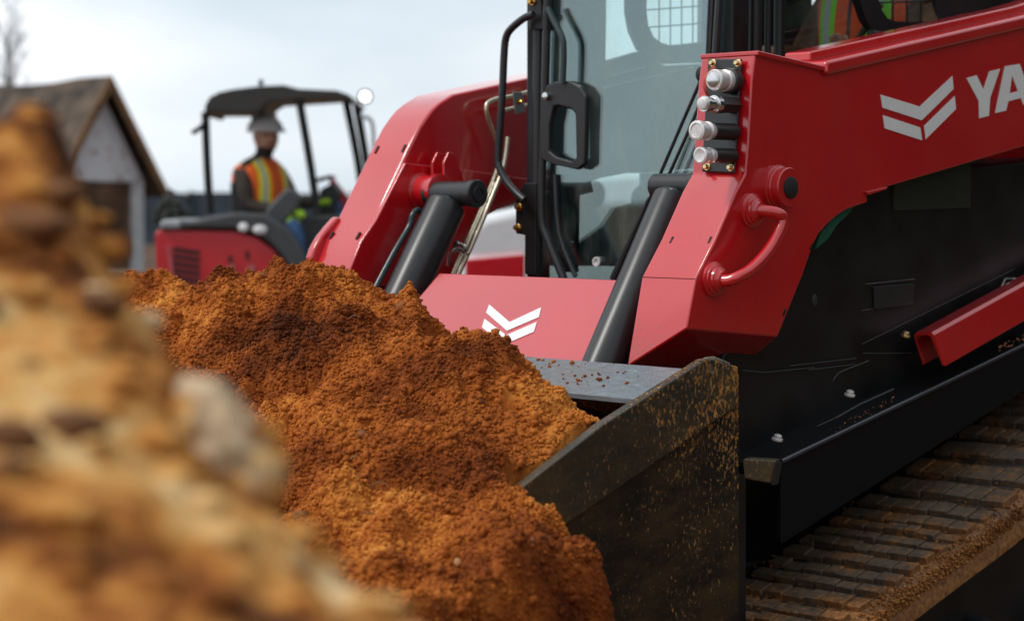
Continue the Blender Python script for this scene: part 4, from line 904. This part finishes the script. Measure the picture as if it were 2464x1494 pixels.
def heap_z(X, Y, ctrl=ctrl):
    Q = np.stack([X, Y], 1); z = rbf(ctrl, Q); P3 = np.stack([X, Y, z * .5], 1)
    r_, w_ = local_rw(X, Y)
    lump = 0.
    for (px, py, d, ra, hh) in ((1330, 1400, 4.12, .14, .055), (1210, 1350, 4.2, .10, .035), (1420, 1400, 4.2, .06, .04), (1140, 1310, 4.35, .07, .03), (930, 1340, 4.3, .06, .03), (870, 800, 5.5, .25, .03), (1150, 900, 5.05, .2, .02), (480, 800, 5.7, .12, .03), (662, 632, 6.0, .05, .05), (575, 655, 6.1, .05, .04), (745, 636, 5.9, .08, .03), (400, 655, 6.3, .07, .03)):
        c = W3(px, py, d); lump = lump + hh * np.exp(-((X - c[0]) ** 2 + (Y - c[1]) ** 2) / ra ** 2)
    clump = 0.
    for cx_, cy_, cr_, ch_ in CL: 
        m_ = (np.abs(X - cx_) < cr_ * 2.2) & (np.abs(Y - cy_) < cr_ * 2.2); e_ = np.zeros_like(X); e_[m_] = ch_ * np.exp(-(((X[m_] - cx_) ** 2 + (Y[m_] - cy_) ** 2) / cr_ ** 2) ** 1.6); clump = clump + e_
    z = z - .024 + clump + lump + .052 * fbm(P3, 5.5, 2, 8, ridge=True) + .026 * fbm(P3, 3.2, 3, 5) + .040 * fbm(P3, 9, 3, 11, ridge=True) + .016 * fbm(P3, 26, 3, 21) + .012 * (np.maximum(fbm(P3, 70, 2, 31), -.2))
    thr = -.77 + np.clip(w_ - BW0, -1, 0) * .32; out = sst(0, .14, thr - r_) * sst(-.66, -.52, w_)
    low = .22 + .05 * fbm(P3, 4, 3, 9)
    sel = np.where(w_ < BW0 + .02, 1., 0.)
    z = np.where(sel > 0, low + (z - low) * out, z)
    # never through the bucket side and top plates
    edge = .994 + (r_ + .172) * (-(.994 - .763) / (-.172 + .793)) * -1
    inside = (w_ >= BW0 + .02)
    lim = .86 + .37 * (r_ + .564) - .004 + np.clip(w_ - BW0, 0, 1) * .75 + sst(-.84, -1.0, r_) * 1.0 + .03 * fbm(P3, 14, 3, 15)
    z = np.where(inside, np.minimum(z, lim), z)
    z = np.where(inside, np.minimum(z, .875 + (-.42 - r_) * .6 + np.clip(w_, 0, 1) * .35 + sst(.25, .9, w_) * .6 + sst(-.48, -.75, r_) * .6), z)
    fall = sst(3.4, 3.8, Y) * (1 - sst(6.7, 7.3, Y)) * sst(-2.3, -1.9, X)
    return z * fall
fit_ridge(ctrl, len(ridge), heap_z, ridge, np.arange(-2.2, .6, .02), np.arange(4.4, 7.3, .02))
XX, YY = np.meshgrid(xs, ys); Xf, Yf = XX.ravel(), YY.ravel(); Zf = heap_z(Xf, Yf)
P3 = np.stack([Xf, Yf, Zf], 1)
Xd = Xf + .006 * fbm(P3, 60, 2, 41); Yd = Yf + .006 * fbm(P3, 60, 2, 51)
nx, ny = len(xs), len(ys); I = (np.arange(ny - 1)[:, None] * nx + np.arange(nx - 1)[None]).ravel()
F4 = np.stack([I, I + 1, I + 1 + nx, I + nx], 1)
heap = np_mesh('dirt_heap', np.stack([Xd, Yd, Zf], 1), F4, SOIL)
tag(heap, 'big crumbly heap of orange clay dirt spilling over the loader bucket', 'dirt heap')
NC = 270000
d_ = RNG.uniform(3.7, 6.7, NC); pxr = RNG.uniform(180, 1500, NC); Xc = (pxr - CX) / FPX * d_; Zc = heap_z(Xc, d_)
dens = vn(np.stack([Xc * 4, d_ * 4, Zc * 0], 1), 77)
keep = (Zc > .3) & (dens > RNG.uniform(-.3, .55, NC)); Xc, d_, Zc = Xc[keep], d_[keep], Zc[keep]
rr_, ww_ = local_rw(Xc, d_); ok = ~((ww_ > BW0 - .04) & (ww_ < BW0 + .015) & (rr_ > -.82)); Xc, d_, Zc = Xc[ok], d_[ok], Zc[ok]
Sz = .0018 + .0036 * RNG.random(len(Xc)) ** 2.2 + .009 * (RNG.random(len(Xc)) ** 36)
V_, F_ = scatter(np.stack([Xc, d_, Zc + Sz * .35], 1), Sz)
np_mesh('loose_crumbs', V_, F_, SOIL, heap, sm=False)['kind'] = 'stuff'

def on_heap(n, seed):
    g_ = np.random.default_rng(seed); d = g_.uniform(4.0, 6.2, n); x = (g_.uniform(330, 1420, n) - CX) / FPX * d; zz = heap_z(x, d); k = zz > .45; return np.stack([x, d, zz], 1)[k], g_
Pp, g_ = on_heap(26, 5); V_, F_ = scatter(Pp, g_.uniform(.005, .013, len(Pp))); np_mesh('pebbles', V_, F_, plain('tan_pebble', (.42, .22, .09), .8, 0, .4, 20), heap, sm=False)['kind'] = 'stuff'
Pp, g_ = on_heap(22, 6); V_, F_ = scatter(Pp, g_.uniform(.010, .020, len(Pp))); np_mesh('damp_clods', V_, F_, plain('damp_dark_clod', (.20, .062, .014), .9, 0, .5, 60, .6, 120), heap, sm=False)['kind'] = 'stuff'
Pp, g_ = on_heap(26, 7); mb = MB()
for p in Pp:
    a_ = g_.uniform(0, 6.28); l_ = g_.uniform(.02, .05); dv = Vector((math.cos(a_), math.sin(a_), g_.uniform(-.1, .5))) * l_; p = Vector(p); mb.tube([p, p + dv * .5 + Vector((0, 0, .008)), p + dv], .0014, 5, sub=3)
mb.build('root_bits', plain('dry_root', (.22, .13, .07), .9), heap)['kind'] = 'stuff'

# ================================================================== NEAR MOUND (out of focus)
rg = [(-300, 300, 1.65), (-100, 305, 1.62), (0, 302, 1.6), (75, 300, 1.6), (142, 308, 1.58), (168, 400, 1.56), (192, 490, 1.55), (222, 595, 1.53), (245, 668, 1.52), (310, 742, 1.5), (360, 805, 1.49), (405, 868, 1.48), (460, 930, 1.47), (560, 1080, 1.45), (610, 1190, 1.43), (665, 1265, 1.42), (720, 1320, 1.40), (770, 1370, 1.38), (840, 1425, 1.36), (910, 1480, 1.34), (1000, 1550, 1.32), (1150, 1680, 1.28), (1350, 1850, 1.25)]
md = [(0, 430, 1.5), (100, 450, 1.5), (0, 650, 1.42), (0, 900, 1.3), (0, 1200, 1.15), (0, 1494, 1.05), (200, 900, 1.33), (300, 1200, 1.2), (400, 1494, 1.08), (500, 1250, 1.28), (600, 1494, 1.15), (800, 1560, 1.2), (-300, 1494, 1.0), (-300, 800, 1.3), (900, 1800, 1.05), (300, 1900, .9), (-300, 1900, .85), (250, 780, 1.42)]
KD = 1.25
rg = [(a, b, c * KD) for a, b, c in rg]; md = [(a, b, c * KD) for a, b, c in md]
mc = [W3(*p) for p in rg + md]
for (x, y, d) in rg: p = W3(x, y, d); mc.append((p[0] * (d + .18) / d, d + .18, p[2] - .16)); mc.append((p[0] * (d + .7) / d, d + .7, p[2] - .75))
xs2 = np.arange(-1.35, .32, .0055); ys2 = np.arange(.98, 3.2, .0065); XX, YY = np.meshgrid(xs2, ys2); X, Y = XX.ravel(), YY.ravel()
def mound_z(X, Y, mc=mc):
    z = rbf(mc, np.stack([X, Y], 1), 1e-5); P3 = np.stack([X, Y, z], 1); a = .7 * X + .7 * Y
    Pd = np.stack([(X - Y) * .7, (X + Y) * .7, z * 1.], 1)
    q = .08 + .92 * sst(-.225, -.16, X / np.maximum(Y, .1))
    z = z + .030 * q * fbm(P3, 7, 3, 61, ridge=True) + .016 * q * fbm(P3, 22, 3, 71, ridge=True) + .006 * fbm(P3, 70, 3, 81)
    return z * sst(.98, 1.12, Y) * (1 - sst(2.9, 3.18, Y)) * sst(-1.35, -1.2, X) * (1 - sst(.16, .3, X))
fit_ridge(mc, len(rg), mound_z, rg, np.arange(-1.3, .3, .012), np.arange(1.2, 3.0, .012), it=4, up=.05, skip=(90, 260))
z = mound_z(X, Y); P3 = np.stack([X, Y, z], 1)
nx, ny = len(xs2), len(ys2); I = (np.arange(ny - 1)[:, None] * nx + np.arange(nx - 1)[None]).ravel()
mound = np_mesh('dirt_mound', np.stack([X, Y, z], 1), np.stack([I, I + 1, I + 1 + nx, I + nx], 1), MOUND)
tag(mound, 'near mound of tan and brown clods, blurred, filling the lower left corner', 'dirt mound')
# pale rock on the mound
def rock(name, c, rad, mat, seed, label=None, cat=None, parent=None):
    mb = MB().ell((0, 0, 0), (1, 1, 1), 36, 24); V = np.array(mb.v); Nn = V / np.linalg.norm(V, axis=1)[:, None]
    k = 1 + .5 * fbm(Nn, 1.3, 3, seed) + .16 * fbm(Nn, 3.2, 2, seed + 3, ridge=True); mb.v = [tuple(p) for p in (V * k[:, None] * np.array(rad))]
    o = mb.build(name, mat, parent, ang=60); o.location = c
    if label: tag(o, label, cat)
    return o
rc = W3(548, 1075, 1.36 * KD); st_ = rock('stone', rc, (.030, .042, .055), STONE, 12, 'pale pointed stone sticking out of the near blurred mound', 'stone'); st_.rotation_euler = (0, R(-32), R(20))
for q_, (ax, ay, r1, sd) in enumerate(((610, 1150, .030, 31), (500, 1130, .028, 35), (470, 1010, .022, 38))):
    rock('clod', W3(ax, ay, 1.36 * KD), (r1, r1 * 1.2, r1 * 1.3), MOUND, sd, parent=mound)

# clods lying on the mound, each kind of soil in its own mesh
def clods(n, lo, hi, mat, seed, name):
    rg_ = np.random.default_rng(seed); Vs, Fs = [], []; off = 0; base = MB().ell((0, 0, 0), (1, 1, 1), 14, 10); B0 = np.array(base.v); Nn = B0 / np.linalg.norm(B0, axis=1)[:, None]; Fb = [f for f in base.f]
    quad = np.array([f for f in Fb if len(f) == 4])
    for i in range(n):
        j = rg_.integers(len(X)); 
        while not (Y[j] > 1.3 and Y[j] < 2.1 and z[j] > .9 and abs((X[j] / Y[j])) < .27): j = rg_.integers(len(X))
        r0 = rg_.uniform(lo, hi); k = 1 + .35 * fbm(Nn, 1.5, 3, int(seed * 100 + i)); V0 = B0 * k[:, None] * r0 * rg_.uniform(.6, 1.3, 3) * np.array([1.5, 1, .7]); Vs.append(V0 + np.array([X[j], Y[j], z[j] + r0 * .1])); Fs.append(quad + off); off += len(B0)
    o = np_mesh(name, np.concatenate(Vs), np.concatenate(Fs), mat, mound); o['kind'] = 'stuff'
clods(110, .006, .020, MOUND, 3, 'clods'); clods(26, .008, .022, plain('dark_brown_clod', (.15, .06, .02), .95, 0, .4, 20), 4, 'dark_clods'); clods(22, .006, .014, plain('tan_clod', (.66, .46, .26), .95, 0, .3, 20), 5, 'tan_clods')

# ================================================================== BACKGROUND
# shed
ap = Vector(W3(245, 184, 38)); SH = empty('wooden_shed', (ap.x, ap.y, 0), math.atan2(.6, -.8), label='weathered shed with dark sagging roof, brown fascia boards and patchy white gable', cat='shed')
# local x = along the ridge (away), y = across: world (-.6,-.8) is +y ; right eave is -y
HZ, EZ, HW = ap.z, 1.68, 1.27
ROOFM = plain('old_shingle_roof', (.085, .060, .042), .85, 0, .8, 1.8, .6, 14)
BROWN = plain('weathered_brown_board', (.22, .115, .055), .8, 0, .35, 2, .3, 20)
def gable_mat():
    m, t, p = new_mat('patchy_white_gable'); a = noise(t, 1.5, 6, .7)
    t.links.new(ramp(t, a, [(.36, (.30, .14, .07)), (.43, (.80, .81, .86)), (.57, (.86, .87, .93)), (.64, (.42, .25, .16))]), p.inputs['Base Color']); p.inputs['Roughness'].default_value = .8; return m
GAB = gable_mat()
MB().loft([(.06, -HW + .15, 1.75), (.06, 0, HZ - .25), (.06, HW - .15, 1.75)], [(5.9, -HW + .15, 1.75), (5.9, 0, HZ - .25), (5.9, HW - .15, 1.75)]).build('gable', GAB, SH)
MB().box((.08, -HW + .42, 0), (5.8, HW - .2, 1.75)).build('wall', plain('dark_brown_wall', (.13, .07, .04), .85, 0, .8, 1.5), SH)
MB().box((-.02, -HW + .22, 0), (.14, -HW + .48, 1.78)).build('corner_board', plain('white_board', (.62, .64, .66), .7, 0, .2, 3), SH)
rf = MB()
for s in (-1, 1):
    nseg = 8
    for i in range(nseg):
        x0, x1 = -.25 + i * .82, -.25 + (i + 1) * .82; sag = lambda x: -.10 * math.sin(max(0, min(1, (x - .5) / 3.2)) * math.pi)
        rf.loft([(x0, 0, HZ + sag(x0)), (x1, 0, HZ + sag(x1)), (x1, s * (HW + .2), EZ - .15 + sag(x1)), (x0, s * (HW + .2), EZ - .15 + sag(x0))], [(x0, 0, HZ - .08 + sag(x0)), (x1, 0, HZ - .08 + sag(x1)), (x1, s * (HW + .2), EZ - .23 + sag(x1)), (x0, s * (HW + .2), EZ - .23 + sag(x0))])
rf.build('roof', ROOFM, SH)
for s in (-1, 1):
    MB().loft([(-.28, 0, HZ + .01), (-.28, s * (HW + .22), EZ - .14), (-.28, s * (HW + .22), EZ - .42), (-.28, 0, HZ - .27)], [(-.24, 0, HZ + .01), (-.24, s * (HW + .22), EZ - .14), (-.24, s * (HW + .22), EZ - .42), (-.24, 0, HZ - .27)]).build('fascia', BROWN, SH)
# grey hoarding fence
FN = empty('board_fence', (-6, 58, 0), label='long low blue grey site fence on the horizon behind the small excavator', cat='fence')
mb = MB()
for i in range(14): mb.box((-5.5 + i * 2.2 + .02, 0, .1), (-5.5 + (i + 1) * 2.2 - .02, .05, 1.60 + .02 * math.sin(i * 2.1)))
mb.build('panel', plain('blue_grey_panel', (.045, .062, .085), .7, 0, .3, 1), FN)
for i in range(15): MB().box((-5.5 + i * 2.2 - .05, -.06, 0), (-5.5 + i * 2.2 + .05, 0, 1.66)).build('post', plain('fence_post', (.03, .04, .05), .7) if i == 0 else bpy.data.materials['fence_post'], FN)
# lumber pile
LP = empty('lumber_pile', (W3(350, 0, 24)[0], 24, 0), R(8), label='pile of weathered brown lumber between the shed and the small excavator', cat='lumber')
for k in range(4):
    for i in range(3):
        MB().box((-.55 + random.uniform(-.1, .1), -.3 + i * .22, .04 + k * .135), (.35 + random.uniform(-.1, .1), -.12 + i * .22, .14 + k * .135)).build('plank', BROWN, LP)
# bush of dark debris behind the excavator's tail
db = MB(); c0 = W3(412, 530, 22)
Pp = RNG.normal(0, 1, (260, 3)) * np.array([.07, .1, .11]); V_, F_ = scatter(Pp + np.array([0, 0, .0]), RNG.uniform(.02, .045, 260))
bush = np_mesh('bush', V_ + np.array(c0), F_, plain('dark_leaves', (.035, .038, .03), .8), sm=False); tag(bush, 'small dark bush beyond the tail of the red excavator', 'bush')
MB().tube([(c0[0], c0[1], 0), (c0[0] + .02, c0[1], c0[2] - .1)], .03, 8).build('trunk', BROWN, bush)
# white pickup behind the loader
PK = empty('pickup_truck', (.3, 13.5, 0), label='white pickup truck mostly hidden behind the red track loader', cat='truck')
def P3k(x, y, d=13.5): p = W3(x, y, d); return Vector((p[0] - .3, 0, p[2]))
WV = plain('white_vehicle_paint', (.78, .80, .82), .25, 0, .03, coat=1)
pf = [(1100, 640), (1105, 590), (1125, 545), (1165, 515), (1240, 500), (1330, 492), (1350, 470), (1400, 415), (1600, 405), (1700, 470), (1900, 480), (1900, 800), (1100, 800)]
A_ = [P3k(x, y) for x, y in pf]; bodyp = MB().loft(A_, [p + Vector((0, 1.7, 0)) for p in A_]).build('body', WV, PK, bev=.08, seg=4)
A_ = [P3k(x, y) + Vector((0, -.012, 0)) for x, y in ((1640, 470), (1640, 420), (1680, 460), (1690, 475))]; MB().loft(A_, [p + Vector((0, .02, 0)) for p in A_]).build('window', plain('dark_glass', (.02, .03, .03), .1), bodyp)
for xw in (-.1, 1.55): MB().lathe((xw, -.03, .36), (0, 1, 0), [(0, .2), (.01, .34), (.03, .36), (.22, .36)], 28).build('wheel', RUBBER, PK)
# red flat trailer
TRL = empty('flatbed_trailer', (-.02, 11.6, 0), label='low red trailer seen between the arm of the loader and its cab', cat='trailer')
def T3(x, y): p = W3(x, y, 11.6); return Vector((p[0] + .02, 0, p[2]))
A_ = [T3(x, y) for x, y in ((1120, 625), (1262, 612), (1262, 690), (1120, 690))]; MB().loft(A_, [p + Vector((0, 1.2, 0)) for p in A_]).build('side_board', REDX, TRL, bev=.01)
MB().lathe((-.1, .1, .3), (0, 1, 0), [(0, .2), (.01, .29), (.2, .3)], 24).build('wheel', RUBBER, TRL)
MB().box((-.3, .1, .55), (.2, 1.1, .9)).build('frame', BLACK, TRL)
# bare trees
def bare_tree(x, y, d, h, label, seed, spread=1.0, lean=0):
    rnd = random.Random(seed); root = empty('bare_tree', (W3(x, 0, d)[0], d, 0), label=label, cat='tree', group=None)
    tr = MB(); cr_ = MB(); tr.tube([(0, 0, 0), (lean * .3, 0, h * .5), (lean, 0, h)], .1, 8, sub=3, rs=[.13, .09, .03])
    def br(p, dr, ln, r_, dep):
        q = p + dr * ln; cr_.tube([p, (p + q) / 2 + Vector((rnd.uniform(-.05, .05) * ln, 0, rnd.uniform(-.05, .05) * ln)), q], r_, 5, rs=[r_, r_ * .8, r_ * .5])
        if dep:
            for _ in range(3):
                nd = (dr + Vector((rnd.uniform(-.8, .8), rnd.uniform(-.6, .6), rnd.uniform(-.3, .6)))).normalized(); br(p + dr * ln * rnd.uniform(.4, 1), nd, ln * .62, r_ * .55, dep - 1)
    for i in range(11):
        t = .45 + .55 * i / 11; br(Vector((lean * t, 0, h * t)), Vector((rnd.uniform(-1, 1) * spread, rnd.uniform(-.6, .6), rnd.uniform(.3, 1))).normalized(), h * .17, .03, 3)
    BK = bpy.data.materials.get('pale_bark') or plain('pale_bark', (.20, .19, .20), .9)
    tr.build('trunk', BK, root); cr_.build('crown', BK, root); return root
bare_tree(18, 0, 62, 6.6, 'tall bare tree rising behind the shed roof at the left edge', 3, .35)

# unseen dark trees added on the right to darken reflections in the red sides
Pt, St = [], []
rt = random.Random(11)
for k in range(60):
    t = k / 59; x = 22 + 8 * math.sin(t * 9) + rt.uniform(-2, 2); y = -22 + t * 95; h = rt.uniform(9, 15)
    for i in range(260):
        u = rt.random() ** .7; rr = (1 - u) * 3.6 + .3; a = rt.uniform(0, 6.283); q_ = rr * rt.random() ** .4
        Pt.append((x + q_ * math.cos(a), y + q_ * math.sin(a), .2 + u * h)); St.append(rt.uniform(.35, .8))
V_, F_ = scatter(np.array(Pt), np.array(St)); tag(np_mesh('reflection_screen_trees', V_, F_, plain('reflection_screen_green', (.035, .05, .03), .95), sm=False), kind='stuff')
